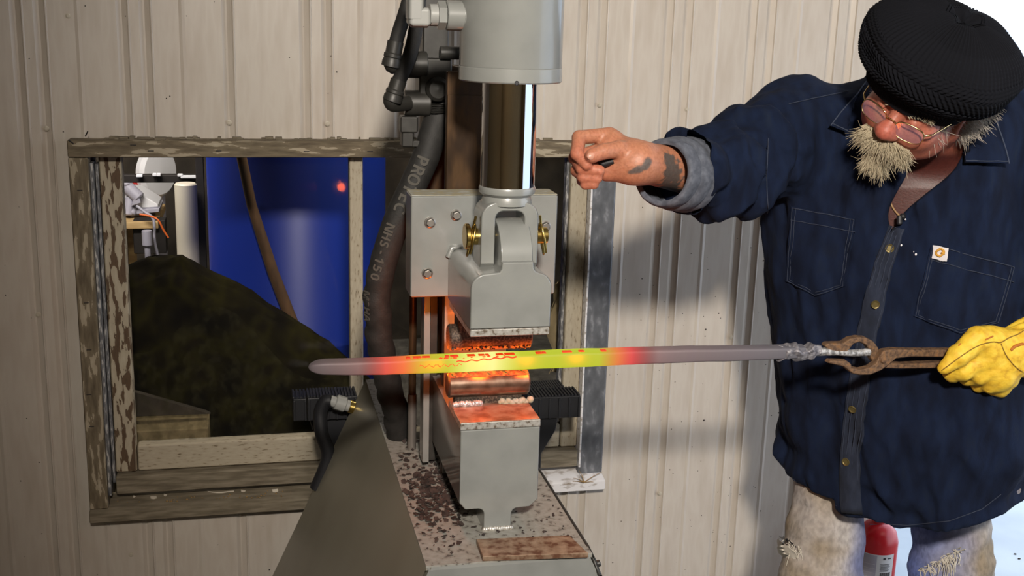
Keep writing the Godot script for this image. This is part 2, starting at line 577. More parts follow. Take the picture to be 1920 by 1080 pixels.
	M.blued = tri(mat(W, 0.38, 0.6), nt(49, 0.008, [rgb(52, 38, 26), rgb(88, 66, 44), rgb(64, 52, 44)], [0.2, 0.5, 0.8], 512, 5), Vector3(4, 1, 4))
	M.dark_metal = mat(rgb(46, 45, 42), 0.45, 0.1)
	M.dark_paint = tri(mat(W, 0.42), nt(50, 0.02, [rgb(44, 43, 40), rgb(56, 55, 52)], [0.2, 0.8], 256), Vector3(6, 6, 6))
	M.rubber = tri(mat(W, 0.7), nt(51, 0.03, [rgb(27, 26, 25), rgb(38, 37, 35)], [0.2, 0.8], 256), Vector3(8, 8, 8), 0.03, fine)
	M.hose_print = mat(rgb(76, 73, 67), 0.8)
	M.black_plastic = mat(rgb(26, 27, 31), 0.5)
	M.bolt = mat(rgb(150, 146, 140), 0.35, 0.7)
	M.brass = mat(rgb(202, 176, 104), 0.25, 1.0)
	M.weld = tri(mat(W, 0.35, 0.5), nt(52, 0.05, [rgb(130, 130, 130), rgb(214, 214, 216)], [0.3, 0.7], 256), Vector3(8, 8, 8), 0.08, fine)
	M.fitting = mat(rgb(146, 147, 144), 0.35)
	M.scale_flake = tri(mat(W, 0.7, 0.2), nt(53, 0.03, [rgb(30, 27, 27), rgb(66, 56, 52), rgb(92, 80, 74)], [0.2, 0.55, 0.9], 256), Vector3(5, 5, 5))
	M.rusty_plate = tri(mat(W, 0.55, 0.3), nt(54, 0.012, [rgb(96, 62, 44), rgb(132, 108, 88), rgb(156, 134, 112)], [0.22, 0.45, 0.8], 512, 5), Vector3(6, 6, 6))
	# tongs and cold end of the bar
	M.rust = tri(mat(W, 0.7, 0.2), nt(61, 0.02, [rgb(80, 60, 46), rgb(106, 82, 62), rgb(120, 92, 67), rgb(140, 98, 60)], [0.15, 0.45, 0.65, 0.95], 512, 5), Vector3(9, 9, 9), 0.05, fine)
	M.bar_cold = tri(mat(W, 0.55, 0.4), nt(62, 0.02, [rgb(78, 76, 82), rgb(116, 114, 120), rgb(170, 168, 172)], [0.2, 0.5, 0.85], 512, 5), Vector3(8, 10, 10), 0.08, fine)
	# clothing and person
	var weave := nt(70, 0.18, [], [], 512, 3)
	M.denim = tri(mat(W, 0.95), nt(71, 0.007, [rgb(11, 17, 33), rgb(15, 24, 44), rgb(19, 30, 54), rgb(27, 35, 50)], [0.12, 0.42, 0.68, 0.98], 1024, 6), Vector3(4.0, 1.2, 4.0), 0.035, weave)
	M.denim.metallic_specular = 0.3
	M.denim_light = tri(mat(W, 0.95), nt(72, 0.02, [rgb(64, 68, 78), rgb(82, 86, 96), rgb(98, 102, 112)], [0.2, 0.5, 0.8], 512, 5), Vector3(6, 6, 6), 0.03, weave)
	M.placket = tri(mat(W, 0.95), nt(73, 0.02, [rgb(18, 25, 40), rgb(26, 34, 52), rgb(38, 45, 62)], [0.2, 0.5, 0.85], 512, 5), Vector3(6, 2, 6), 0.03, weave)
	M.thread = mat(rgb(44, 52, 70), 0.9)
	M.seam_light = mat(rgb(54, 62, 80), 0.9)
	M.button = mat(rgb(112, 100, 62), 0.4, 0.6)
	M.patch_white = mat(rgb(206, 204, 208), 0.8)
	M.patch_gold = mat(rgb(196, 146, 58), 0.8)
	M.jeans = tri(mat(W, 0.95), nt(74, 0.03, [rgb(206, 206, 206), rgb(255, 255, 255)], [0.2, 0.7], 512, 5), Vector3(5, 3, 5), 0.03, weave)
	M.jeans.vertex_color_use_as_albedo = true
	M.jean_thread = mat(rgb(196, 190, 178), 0.9)
	M.skin = tri(mat(W, 0.5), nt(75, 0.04, [rgb(224, 214, 210), rgb(255, 255, 255)], [0.2, 0.6], 512, 4), Vector3(7, 7, 7), 0.025, fine)
	M.skin.vertex_color_use_as_albedo = true
	M.skin.subsurf_scatter_enabled = true
	M.skin.subsurf_scatter_strength = 0.15
	M.nail = mat(rgb(188, 138, 118), 0.35)
	M.knit = mat(rgb(17, 18, 23), 0.95)
	M.knit.metallic_specular = 0.25
	M.hair = mat(rgb(172, 160, 134), 0.6)
	M.hair_dark = mat(rgb(118, 106, 84), 0.7)
	M.hair_grey = mat(rgb(164, 156, 144), 0.6)
	M.gold = mat(rgb(226, 196, 138), 0.2, 1.0)
	M.lens = mat(Color(0.62, 0.58, 0.72, 0.16), 0.05)
	M.lens.transparency = BaseMaterial3D.TRANSPARENCY_ALPHA
	M.glove = tri(mat(W, 0.6), nt(76, 0.014, [rgb(196, 150, 34), rgb(226, 186, 50), rgb(236, 202, 72)], [0.15, 0.45, 0.8], 512, 5), Vector3(6, 6, 6), 0.05, fine)
	M.glove_seam = mat(rgb(132, 100, 28), 0.8)
	M.glove_stain = mat(rgb(176, 104, 30), 0.7)
	M.boot = mat(rgb(64, 48, 36), 0.7)
	M.cord = mat(rgb(150, 120, 84), 0.7)
	# behind the window and outdoors
	M.blue = mat(rgb(20, 48, 150), 0.4)
	M.red = mat(rgb(196, 40, 40), 0.5)
	M.white = mat(rgb(232, 232, 236), 0.5)
	M.white_grey = mat(rgb(168, 166, 180), 0.5)
	M.pvc = mat(rgb(206, 198, 180), 0.5)
	M.ply = tri(mat(W, 0.8), nt(81, 0.02, [rgb(176, 144, 96), rgb(204, 174, 124)], [0.2, 0.8], 256), Vector3(1, 5, 5))
	M.brown_wood = tri(mat(W, 0.8), nt(82, 0.02, [rgb(70, 50, 34), rgb(104, 76, 50)], [0.2, 0.8], 256), Vector3(5, 1, 5))
	M.card = tri(mat(W, 0.9), nt(83, 0.02, [rgb(126, 112, 82), rgb(150, 134, 100)], [0.2, 0.8], 256), Vector3(3, 3, 3))
	M.mound = tri(mat(W, 0.85), nt(84, 0.006, [rgb(16, 13, 11), rgb(28, 24, 13), rgb(44, 41, 17), rgb(24, 19, 15)], [0.2, 0.45, 0.65, 0.9], 512, 6), Vector3(2.0, 2.0, 2.0), 0.05)
	M.mound.metallic_specular = 0.15
	M.dark_iron = mat(rgb(44, 40, 38), 0.6, 0.3)
	M.orange = mat(rgb(214, 100, 40), 0.5)
	M.label_paper = mat(rgb(206, 206, 206), 0.6)
	M.ink = mat(rgb(60, 60, 62), 0.7)
	M.ext_red = mat(rgb(186, 24, 34), 0.3)
	M.straw = mat(rgb(150, 122, 78), 0.9)
	M.flake = mat(rgb(200, 192, 176), 0.8)
	M.lamp = mat(rgb(240, 238, 230), 0.5)
	M.lamp.emission_enabled = true
	M.lamp.emission = rgb(255, 240, 215)
	M.lamp.emission_energy_multiplier = 1.0
	M.ink_tattoo = mat(rgb(70, 66, 66), 0.6)
# ------------------------------------------------------------------ the shed: walls, floor, ceiling
const HX0 := -0.362   # window hole in the back wall
const HX1 := 0.868
const HY0 := 0.452
const HY1 := 1.372
const WALL_END := 1.847

func siding_profile() -> PackedVector2Array:  # (x, z) across the whole back wall
	var p := PackedVector2Array()
	p.append(Vector2(-3.5, 0))
	var g := []
	var x := -0.517 - 0.2286 * 13
	while x < -0.25:
		g.append([x, x + 0.05]); x += 0.2286
	g.append([-0.054, -9.0])
	x = 0.124
	while x < 1.75:
		g.append([x, x + 0.052]); x += 0.2286
	for q in g:
		for k in 2:
			if q[k] < -8.0: continue
			var a: float = q[k]
			p.append(Vector2(a, 0)); p.append(Vector2(a + 0.008, -0.0065)); p.append(Vector2(a + 0.012, -0.007))
			p.append(Vector2(a + 0.0235, -0.001)); p.append(Vector2(a + 0.0255, 0.0022)); p.append(Vector2(a + 0.0272, 0.0026)); p.append(Vector2(a + 0.0285, 0.0018)); p.append(Vector2(a + 0.0298, 0.0))
		var mid: float = q[0] + 0.145
		if q[1] > -8.0:
			p.append(Vector2(mid - 0.007, 0)); p.append(Vector2(mid, 0.002)); p.append(Vector2(mid + 0.007, 0))
	p.append(Vector2(WALL_END, 0))
	return p

func shell() -> void:
	var wall := thing("wall_back", Vector3.ZERO, "cream painted ribbed metal siding wall behind the press, with a timber window in it", "", "", "structure")
	var prof := siding_profile()
	var seams := [-3.5, -2.14, -1.226, -0.06, 0.345, 1.26, WALL_END]
	# sheets of siding, each its own part, cut round the window
	for s in seams.size() - 1:
		var mb := MB.new()
		var x0: float = seams[s]
		var x1: float = seams[s + 1]
		for i in prof.size() - 1:
			var a := prof[i]
			var b := prof[i + 1]
			if b.x <= x0 or a.x >= x1: continue
			var cuts := [maxf(a.x, x0)]
			for e in [HX0, HX1]:
				if e > cuts[0] + 1e-5 and e < minf(b.x, x1) - 1e-5: cuts.append(e)
			cuts.append(minf(b.x, x1))
			for k in cuts.size() - 1:
				var xa: float = cuts[k]
				var xb: float = cuts[k + 1]
				if xb - xa < 1e-5: continue
				var za := lerpf(a.y, b.y, (xa - a.x) / (b.x - a.x))
				var zb := lerpf(a.y, b.y, (xb - a.x) / (b.x - a.x))
				var spans := [[0.0, 2.9]]
				var mid := (xa + xb) * 0.5
				if mid > HX0 and mid < HX1: spans = [[0.0, HY0], [HY1, 2.9]]
				for sp in spans:
					mb.quad(Vector3(xa, sp[0], za), Vector3(xb, sp[0], zb), Vector3(xb, sp[1], zb), Vector3(xa, sp[1], za), Vector3(0, 0, 1))
					mb.quad(Vector3(xa, sp[0], -0.016), Vector3(xb, sp[0], -0.016), Vector3(xb, sp[1], -0.016), Vector3(xa, sp[1], -0.016), Vector3(0, 0, -1))
		part("siding_sheet", mb, M.siding, wall)
	var core := MB.new()
	core.box(Vector3(-3.5, 0, -0.11), Vector3(HX0, 2.9, -0.02), 0.0)
	core.box(Vector3(HX1, 0, -0.11), Vector3(WALL_END - 0.004, 2.9, -0.02), 0.0)
	core.box(Vector3(HX0, 0, -0.11), Vector3(HX1, HY0, -0.02), 0.0)
	core.box(Vector3(HX0, HY1, -0.11), Vector3(HX1, 2.9, -0.02), 0.0)
	part("wall_framing", core, M.dark_wall, wall)
	# edge trim where the wall ends at the doorway
	var tr := MB.new()
	tr.box(Vector3(WALL_END - 0.02, 0, -0.12), Vector3(WALL_END + 0.012, 2.9, 0.008), 0.003)
	part("corner_trim", tr, M.siding, wall)
	# hex-washer screws
	for q in [[87, 241], [430, 230], [614, 232], [1125, 197], [72, 590], [1237, 925], [1371, 632], [880, 236], [128, 30], [246, 1040], [1288, 205]]:
		var p := oz(q[0], q[1], 0.0)
		var mb := MB.new()
		mb.lathe(V2([0, 0.0, 0.0065, 0.0, 0.0065, 0.0010, 0.0042, 0.0014, 0.0042, 0.0024, 0.0036, 0.0030, 0, 0.0030]), Transform3D(Basis(Vector3(1, 0, 0), Vector3(0, 0, 1), Vector3(0, -1, 0)), p + Vector3(0, 0, -0.001)), 12)
		part("screw", mb, M.screw, wall)
	# flecks of soot and dried mud that stick to the siding
	var sp := MB.new()
	for k in 260:
		var px := rng.randf_range(1090, 1470) if k % 4 else rng.randf_range(0, 720)
		var py := rng.randf_range(330, 1080) if k % 4 else rng.randf_range(0, 1080)
		var p := oz(px, py, 0.0003)
		if p.x > HX0 - 0.05 and p.x < HX1 + 0.06 and p.y > HY0 - 0.03 and p.y < HY1 + 0.04: continue
		var r := rng.randf_range(0.0005, 0.0016) * (1.8 if rng.randf() < 0.08 else 1.0)
		var a := rng.randf_range(0.4, 1.4)
		sp.ball(p, r, 6, Vector3(1.0, 1.0, 0.5).rotated(Vector3(0, 0, 1), 0.0) if k % 3 else Vector3(1.4, a, 0.5))
	part("mud_flecks", sp, M.speck, wall, "", "stuff")
	# the other walls, floor and ceiling
	var mb := MB.new()
	mb.box(Vector3(-3.62, 0, -0.12), Vector3(-3.5, 2.9, 5.0), 0.0)
	tag(part("wall_left", mb, M.shed_wood), "dark boarded side wall of the shed", "", "", "structure")
	mb = MB.new()
	mb.box(Vector3(-3.62, 0, 5.0), Vector3(3.4, 2.9, 5.12), 0.0)
	tag(part("wall_front", mb, M.shed_wood), "dark boarded wall of the shed behind the camera", "", "", "structure")
	mb = MB.new()
	mb.box(Vector3(3.4, 0, 3.2), Vector3(3.52, 2.9, 5.12), 0.0)
	mb.box(Vector3(3.4, 2.5, -0.12), Vector3(3.52, 2.9, 3.2), 0.0)
	tag(part("wall_right", mb, M.shed_wood), "side wall of the shed with a wide open doorway", "", "", "structure")
	mb = MB.new()
	mb.box(Vector3(-3.62, -0.12, 0.0), Vector3(3.52, 0.0, 5.12), 0.0)
	tag(part("floor", mb, M.concrete), "concrete floor of the shed", "", "", "structure")
	mb = MB.new()
	mb.box(Vector3(-3.62, 2.9, -0.12), Vector3(3.52, 3.0, 5.12), 0.0)
	tag(part("ceiling", mb, M.ceiling), "plain ceiling of the shed", "", "", "structure")

func lamps() -> void:
	# work light on a stand beside the camera
	var o := thing("work_light", Vector3(0.0, 2.6, 3.78), "work light fixed under the ceiling behind the camera", "lamp")
	var mb := MB.new()
	var at := Vector3(0.0, 2.68, 3.75)
	var fwd := (Vector3(1.6, 1.15, 0.0) - at).normalized()
	var t := Transform3D(Basis.looking_at(fwd, Vector3.UP), at - fwd * 0.03)
	mb.box(Vector3(-0.14, -0.11, 0.004), Vector3(0.14, 0.11, 0.05), 0.008, t)
	part("housing", mb, M.dark_metal, o)
	mb = MB.new()
	mb.box(Vector3(-0.11, -0.08, -0.006), Vector3(0.11, 0.08, 0.004), 0.002, t)
	part("lamp_glass", mb, M.lamp, o)
	mb = MB.new()
	mb.rod(t * Vector3(0, 0.09, 0.04), (t * Vector3(0, 0.09, 0.04)) * Vector3(1, 0, 1) + Vector3(0, 2.9, 0), 0.012)
	part("bracket", mb, M.dark_metal, o)
	ceiling_lamp(Vector3(2.3, 2.62, 1.7), Vector3(1.5, 0.6, 0.3), 1.2, "long shop light hung from the shed ceiling near the doorway", 2.9)
	ceiling_lamp(Vector3(-1.2, 2.7, 3.9), Vector3(-1.2, 0.0, 4.2), 1.2, "added long warm fill light hung near the wall behind the camera", 2.9)
	ceiling_lamp(Vector3(-0.7, 1.9, -1.1), Vector3(-0.6, 0.8, -2.1), 0.8, "bench light over the workbench in the back room", 2.6)
	ceiling_lamp(Vector3(0.9, 2.2, -0.55), Vector3(0.2, 0.9, -1.0), 0.6, "added strip light for the drum, hung in the back room", 2.6)

func ceiling_lamp(at: Vector3, target: Vector3, w: float, label: String, top: float) -> void:
	var o := thing("strip_light", at, label, "lamp")
	var fwd := (target - at).normalized()
	var t := Transform3D(Basis.looking_at(fwd, Vector3.UP if absf(fwd.y) < 0.98 else Vector3(0, 0, -1)), at - fwd * 0.02)
	var mb := MB.new()
	mb.box(Vector3(-w * 0.5 - 0.02, -0.08, 0.004), Vector3(w * 0.5 + 0.02, 0.08, 0.05), 0.006, t)
	part("housing", mb, M.white_grey, o)
	mb = MB.new()
	mb.box(Vector3(-w * 0.5, -0.06, -0.006), Vector3(w * 0.5, 0.06, 0.004), 0.002, t)
	part("light_tube", mb, M.lamp, o)
	for s in [-0.4, 0.4]:
		mb = MB.new()
		var p := t * Vector3(w * s, 0, 0.05)
		mb.rod(p, Vector3(p.x, top, p.z), 0.003, 6)
		part("hanger", mb, M.dark_metal, o)

# ------------------------------------------------------------------ the window
func board(called: String, lo: Vector3, hi: Vector3, m: Material, o: Node, bev := 0.003, wob := 0.0) -> MeshInstance3D:
	var mb := MB.new()
	mb.box(lo, hi, bev)
	return part(called, mb, m, o)

func window() -> void:
	var o := thing("window_1", Vector3(0.25, 0.43, 0.0), "old timber window with peeling cream paint, dirty panes and a weathered sill", "", "", "structure")
	board("head_casing", Vector3(-0.405, 1.349, -0.012), Vector3(0.94, 1.389, 0.048), M.casing_across, o)
	board("side_casing", Vector3(-0.405, 0.475, -0.012), Vector3(-0.361, 1.3485, 0.045), M.casing_up, o)
	board("metal_flashing", Vector3(-0.3605, 0.505, -0.02), Vector3(-0.353, 1.335, 0.034), M.strip, o, 0.001)
	board("metal_flashing", Vector3(-0.351, 0.53, -0.03), Vector3(-0.3445, 1.33, 0.012), M.strip, o, 0.001)
	board("stile", Vector3(-0.344, 0.552, -0.035), Vector3(-0.292, 1.352, 0.004), M.stile, o, 0.005)
	board("top_rail", Vector3(-0.344, 1.352, -0.036), Vector3(0.87, 1.372, -0.013), M.stile, o)
	board("mullion", Vector3(0.2405, 0.6225, -0.032), Vector3(0.2745, 1.352, 0.004), M.mullion, o, 0.004)
	# sash bars either side of the mullion, thin putty lines
	board("bottom_rail", Vector3(-0.2915, 0.552, -0.036), Vector3(0.808, 0.622, 0.003), M.rail, o, 0.006)
	board("stile", Vector3(0.808, 0.552, -0.035), Vector3(0.856, 1.352, 0.004), M.mullion, o, 0.005)
	board("putty_bead", Vector3(0.7985, 0.6225, -0.03), Vector3(0.8075, 1.352, -0.006), M.strip, o, 0.002)
	board("sub_sill", Vector3(-0.343, 0.503, -0.03), Vector3(0.853, 0.5515, 0.028), M.sill, o, 0.004)
	board("metal_jamb", Vector3(0.8585, 0.468, -0.012), Vector3(0.928, 1.3485, 0.018), M.zinc, o, 0.006)
	board("jamb_bead", Vector3(0.8565, 0.50, -0.012), Vector3(0.862, 1.3485, 0.026), M.sill_white, o, 0.001)
	# sill: sloped weathered board, split in two lengths
	for s in [[-0.406, 0.63, 0], [0.6305, 0.926, 1]]:
		var mb := MB.new()
		mb.prism(V2([-0.03, 0.462, -0.03, 0.487, 0.050, 0.472, 0.054, 0.468, 0.054, 0.444, 0.05, 0.441]), s[0], s[1], Transform3D(Basis(Vector3(0, 0, 1), Vector3(0, 1, 0), Vector3(1, 0, 0)), Vector3.ZERO), 0.002)
		part("sill_board", mb, M.sill_white if s[2] else M.sill, o)
	# glass and the dirt that has dried on it
	for q in [[-0.2915, 0.2405], [0.2745, 0.7985]]:
		var mb := MB.new()
		mb.box(Vector3(q[0], 0.6225, -0.024), Vector3(q[1], 1.352, -0.020), 0.0)
		var pane := part("pane", mb, M.glass, o)
		mb = MB.new()
		var g := []
		for i in 14:
			var row := PackedVector3Array()
			for j in 20:
				var u := float(j) / 19.0
				var top := 0.90 + 0.05 * sin(u * 9.0 + q[0] * 7.0) + 0.06 * sin(u * 4.0) - 0.10 * u
				row.append(Vector3(lerpf(q[0] + 0.001, q[1] - 0.001, u), lerpf(0.6235, top, float(i) / 13.0), -0.0193))
			g.append(row)
		mb.sheet(g, 0.0, [Vector3(0, 0, 1)])
		part("grime", mb, M.grime, pane, "", "stuff")
	# nails and torn edge of old sealant along the head
	var mb := MB.new()
	for k in 70:
		var x := rng.randf_range(-0.37, 0.78)
		mb.box(Vector3(x, 1.3885, 0.0), Vector3(x + rng.randf_range(0.004, 0.03), 1.389 + rng.randf_range(0.001, 0.007), rng.randf_range(0.005, 0.03)), 0.001)
	part("sealant_crumbs", mb, M.sill, o, "", "stuff")
	for q in [[128, 262, 140, 271], [165, 246, 160, 256]]:
		mb = MB.new()
		mb.rod(oz(q[0], q[1], 0.055), oz(q[2], q[3], 0.046), 0.0014, 8)
		part("nail", mb, M.dark_iron, o)
	for q in [[250, 272], [283, 283], [410, 283], [575, 284], [694, 284]]:
		mb = MB.new()
		var p := oz(q[0], q[1], 0.048)
		mb.box(p - Vector3(0.007, 0.0012, 0.001), p + Vector3(0.007, 0.0012, 0.001), 0.0006)
		part("crack", mb, M.dark_iron, o)
	# nail slots in the side casing
	for q in [[162, 568], [167, 656], [150, 357], [167, 740], [172, 800]]:
		mb = MB.new()
		var p := oz(q[0], q[1], 0.045)
		mb.box(p - Vector3(0.006, 0.0012, 0.001), p + Vector3(0.006, 0.0012, 0.0008), 0.0006)
		part("crack", mb, M.dark_iron, o)
# ------------------------------------------------------------------ the forging press
const ALONG_X := Basis(Vector3(0, 1, 0), Vector3(1, 0, 0), Vector3(0, 0, -1))   # local y lies along x
const FACE_Z := Basis(Vector3(1, 0, 0), Vector3(0, 0, 1), Vector3(0, -1, 0))    # local y points to +z
const SIDE := Basis(Vector3(0, 0, -1), Vector3(0, 1, 0), Vector3(1, 0, 0))      # 2D (x, y) drawn as (-z, y), pushed along x

func hex_bolt(p: Vector3, r: float, o: Node, m: Material) -> void:
	var mb := MB.new()
	mb.lathe(V2([0, 0, r, 0, r, 0.002, r * 0.78, 0.0035]), Transform3D(FACE_Z, p), 20)
	var hx := PackedVector2Array()
	for k in 6: hx.append(Vector2(cos(k * TAU / 6 + 0.3), sin(k * TAU / 6 + 0.3)) * r * 0.74)
	mb.prism(hx, 0.002, 0.009, Transform3D(Basis(), p), 0.001, 10.0)
	part("bolt", mb, m, o)

func arc(cx: float, cy: float, r: float, a0: float, a1: float, n: int) -> Array:
	var q := []
	for k in n + 1:
		var a := deg_to_rad(lerpf(a0, a1, float(k) / n))
		q.append(cx + r * cos(a)); q.append(cy + r * sin(a))
	return q

func press() -> void:
	var o := thing("forging_press", Vector3(0.395, 0, 0.75), "grey hydraulic forging press with chrome ram and glowing dies in front of the window", "press")
	var mb := MB.new()
	# ---- base: tapered plate body with a slotted top
	var P := func(x: float, y: float, z: float) -> Vector3: return Vector3(x, y, z)
	var L0 := 0.256
	var R0 := 0.529
	var k := 0.462
	var bt := 0.848
	mb = MB.new()
	mb.quad(P.call(L0, bt, 0.243), P.call(L0, bt, 1.2), P.call(L0 - k * bt, 0, 1.26), P.call(L0 - k * bt, 0, 0.243), Vector3(-1, 0.4, 0))
	mb.quad(P.call(L0 + 0.008, bt, 0.243), P.call(L0 + 0.008, bt, 1.2), P.call(L0 + 0.008 - k * bt, 0, 1.26), P.call(L0 + 0.008 - k * bt, 0, 0.243), Vector3(1, -0.4, 0))
	mb.quad(P.call(L0, bt, 0.243), P.call(L0 + 0.008, bt, 0.243), P.call(L0 + 0.008 - k * bt, 0, 0.243), P.call(L0 - k * bt, 0, 0.243), Vector3(0, 0, -1))
	part("side_panel", mb, M.base_side, o)
	mb = MB.new()
	mb.quad(P.call(R0, bt, 0.243), P.call(R0, bt, 1.2), P.call(R0 + k * bt, 0, 1.26), P.call(R0 + k * bt, 0, 0.243), Vector3(1, 0.4, 0))
	mb.quad(P.call(R0 - 0.008, bt, 0.243), P.call(R0 - 0.008, bt, 1.2), P.call(R0 - 0.008 + k * bt, 0, 1.26), P.call(R0 - 0.008 + k * bt, 0, 0.243), Vector3(-1, -0.4, 0))
	part("side_panel", mb, M.base_side, o)
	mb = MB.new()
	mb.quad(P.call(L0 + 0.004, bt - 0.004, 1.2), P.call(R0 - 0.004, bt - 0.004, 1.2), P.call(R0 - 0.004 + k * bt, 0, 1.259), P.call(L0 + 0.004 - k * bt, 0, 1.259), Vector3(0, 0, 1))
	mb.quad(P.call(L0 + 0.004, bt - 0.004, 1.2), P.call(R0 - 0.004, bt - 0.004, 1.2), P.call(R0, bt + 0.001, 1.194), P.call(L0, bt + 0.001, 1.194), Vector3(0, 1, 1))
	part("front_panel", mb, M.paint, o)
	# top plate with a rounded slot open to the back for hose and pipe
	mb = MB.new()
	var slot := [L0, 0.243, L0, 1.196, R0, 1.196, R0, 0.243, 0.50, 0.243, 0.50, 0.60]
	slot += arc(0.47, 0.617, 0.03, 0, 90, 5) + arc(0.317, 0.617, 0.03, 90, 180, 5) + [0.287, 0.243]
	mb.prism(V2(slot), 0.0, 0.008, Transform3D(Basis(Vector3(1, 0, 0), Vector3(0, 0, 1), Vector3(0, 1, 0)), Vector3(0, bt - 0.006, 0)), 0.0008)
	part("top_plate", mb, M.base_top, o)
	mb = MB.new()
	mb.box(Vector3(0.27, 0.55, 0.25), Vector3(0.515, 0.56, 0.7), 0.001)
	part("inner_floor", mb, M.dark_paint, o)
	# raised rim on the right edge and its bolts
	mb = MB.new()
	mb.tube(PackedVector3Array([Vector3(R0, bt, 0.30), Vector3(R0, bt, 1.17), Vector3(R0 + 0.004, bt - 0.012, 1.196), Vector3(R0 + 0.012, bt - 0.035, 1.202)]), PackedFloat32Array([0.0035]), 8)
	part("edge_weld", mb, M.dark_metal, o)
	var bp := Vector3(R0 + 0.006, bt - 0.022, 1.19)
	mb = MB.new()
	mb.lathe(V2([0, 0, 0.008, 0, 0.008, 0.002, 0.0065, 0.003, 0.0065, 0.009, 0.005, 0.011, 0, 0.011]), MB.along(bp, Vector3(1, 0.3, 0.15)), 6)
	part("bolt", mb, M.dark_metal, o)
	# ---- column of the C-frame
	mb = MB.new()
	mb.box(Vector3(0.337, 0.6, 0.835), Vector3(0.455, 1.60, 0.85), 0.002)
	mb.box(Vector3(0.385, 0.6, 0.62), Vector3(0.405, 1.60, 0.835), 0.001)
	mb.box(Vector3(0.337, 0.6, 0.60), Vector3(0.455, 1.60, 0.62), 0.002)
	part("column", mb, M.blued, o)
	mb = MB.new()
	mb.box(Vector3(0.338, 1.2, 0.8505), Vector3(0.454, 1.56, 0.853), 0.0008)
	part("slide_plate", mb, M.blued, o)
	mb = MB.new()
	mb.box(Vector3(0.338, 0.86, 0.8505), Vector3(0.454, 1.215, 0.857), 0.001)
	part("glow_plate", mb, M.paint, o)  # paler plate added to catch the orange glow of the bar
	mb = MB.new()
	mb.box(Vector3(0.309, 0.86, 0.76), Vector3(0.322, 1.22, 0.80), 0.002)
	part("guide_bar", mb, M.paint, o)
	mb = MB.new()
	mb.box(Vector3(0.322, 0.86, 0.76), Vector3(0.337, 1.22, 0.79), 0.002)
	part("guide_bar", mb, M.dark_paint, o)
	mb = MB.new()
	mb.rod(Vector3(0.3025, 0.82, 0.70), Vector3(0.3025, 1.22, 0.70), 0.0075, 14)
	part("return_pipe", mb, M.blued, o)
	mb = MB.new()
	mb.rod(Vector3(0.3025, 0.78, 0.70), Vector3(0.3025, 0.965, 0.70), 0.0088, 14)
	part("pipe_reflection", mb, M.bolt, o)  # lower length of the pipe: paler reflection put into its colour
	# ---- ram guide
	mb = MB.new()
	mb.box(Vector3(0.265, 1.219, 0.866), Vector3(0.522, 1.396, 0.93), 0.003)
	var gd := part("guide_block", mb, M.paint, o)
	mb = MB.new()
	mb.box(Vector3(0.266, 1.3955, 0.867), Vector3(0.521, 1.3972, 0.928), 0.0005)
	part("dust_layer", mb, M.dust_top, gd)
	for q in [[806, 417], [855, 403], [801, 512], [1022, 424]]: hex_bolt(oz(q[0], q[1], 0.93), 0.0098, o, M.bolt)
	# ---- upper die holder: inverted T whose shoulders run back, with a rounded eye
	var X0 := 0.330
	var X1 := 0.4595
	mb = MB.new()
	var f := [X0, 1.218, X1, 1.218]
	f += arc(X1 - 0.024, 1.283, 0.024, 0, 80, 7) + [0.4335, 1.309, 0.4302, 1.314] + [0.4295, 1.325, 0.3785, 1.325]
	f += [0.3778, 1.314, 0.3745, 1.309] + arc(X0 + 0.024, 1.283, 0.024, 100, 180, 7)
	mb.prism(V2(f), 0.931, 1.14, Transform3D(), 0.003)
	part("upper_die_holder", mb, M.paint, o)
	mb = MB.new()
	var ey := [-1.132, 1.29] + arc(-1.070, 1.320, 0.062, 180, 20, 16) + [-0.99, 1.30, -0.99, 1.29]
	mb.prism(V2(ey), 0.3785, 0.4295, Transform3D(SIDE, Vector3.ZERO), 0.002)
	part("ram_eye", mb, M.paint, o)
	mb = MB.new()
	mb.tube(PackedVector3Array([Vector3(0.329, 1.29, 0.934), Vector3(0.336, 1.306, 0.934), Vector3(0.352, 1.309, 0.934), Vector3(0.38, 1.311, 0.934)]), PackedFloat32Array([0.005]), 8, true, func(a: float, b: float) -> float: return 0.0012 * sin(a * 900.0))
	part("weld_bead", mb, M.paint, o)
	mb = MB.new()
	mb.box(Vector3(X0 + 0.0005, 1.2055, 0.945), Vector3(X1 - 0.001, 1.2175, 1.1385), 0.0015)
	part("die_plate", mb, M.bright_steel, o)
	mb = MB.new()
	mb.box(Vector3(0.336, 1.165, 0.965), Vector3(0.455, 1.206, 1.005), 0.002)
	part("die_web", mb, M.die_scale, o)
	# round upper die
	mb = MB.new()
	mb.rod(Vector3(0.322, 1.1625, 0.985), Vector3(0.466, 1.1625, 0.985), 0.0225, 28, 0.003)
	part("upper_die", mb, M.die_scale, o)
	mb = MB.new()
	for i in 40:
		var x := rng.randf_range(0.325, 0.463)
		mb.ball(Vector3(x, 1.1455 + rng.randf_range(-0.002, 0.004), 1.002 + rng.randf_range(-0.001, 0.002)), rng.randf_range(0.0012, 0.003), 6)
	part("scale_crust", mb, M.die_scale, o, "", "stuff")
	# ---- lower die holder
	mb = MB.new()
	var lf := [0.371, 0.8485, 0.4185, 0.8485, 0.4185, 0.874] + arc(0.4285, 0.876, 0.010, 180, 90, 4) + [0.450, 0.887, 0.4635, 0.90, 0.4635, 1.030, 0.3285, 1.030, 0.3285, 0.902, 0.339, 0.889] + arc(0.361, 0.879, 0.010, 90, 0, 4)
	mb.prism(V2(lf), 0.78, 1.084, Transform3D(), 0.002)
	part("lower_die_holder", mb, M.paint, o)
	mb = MB.new()
	mb.box(Vector3(0.328, 1.0305, 0.968), Vector3(0.464, 1.0435, 1.0845), 0.0015)
	var dpl := part("die_plate", mb, M.bright_steel, o)
	mb = MB.new()
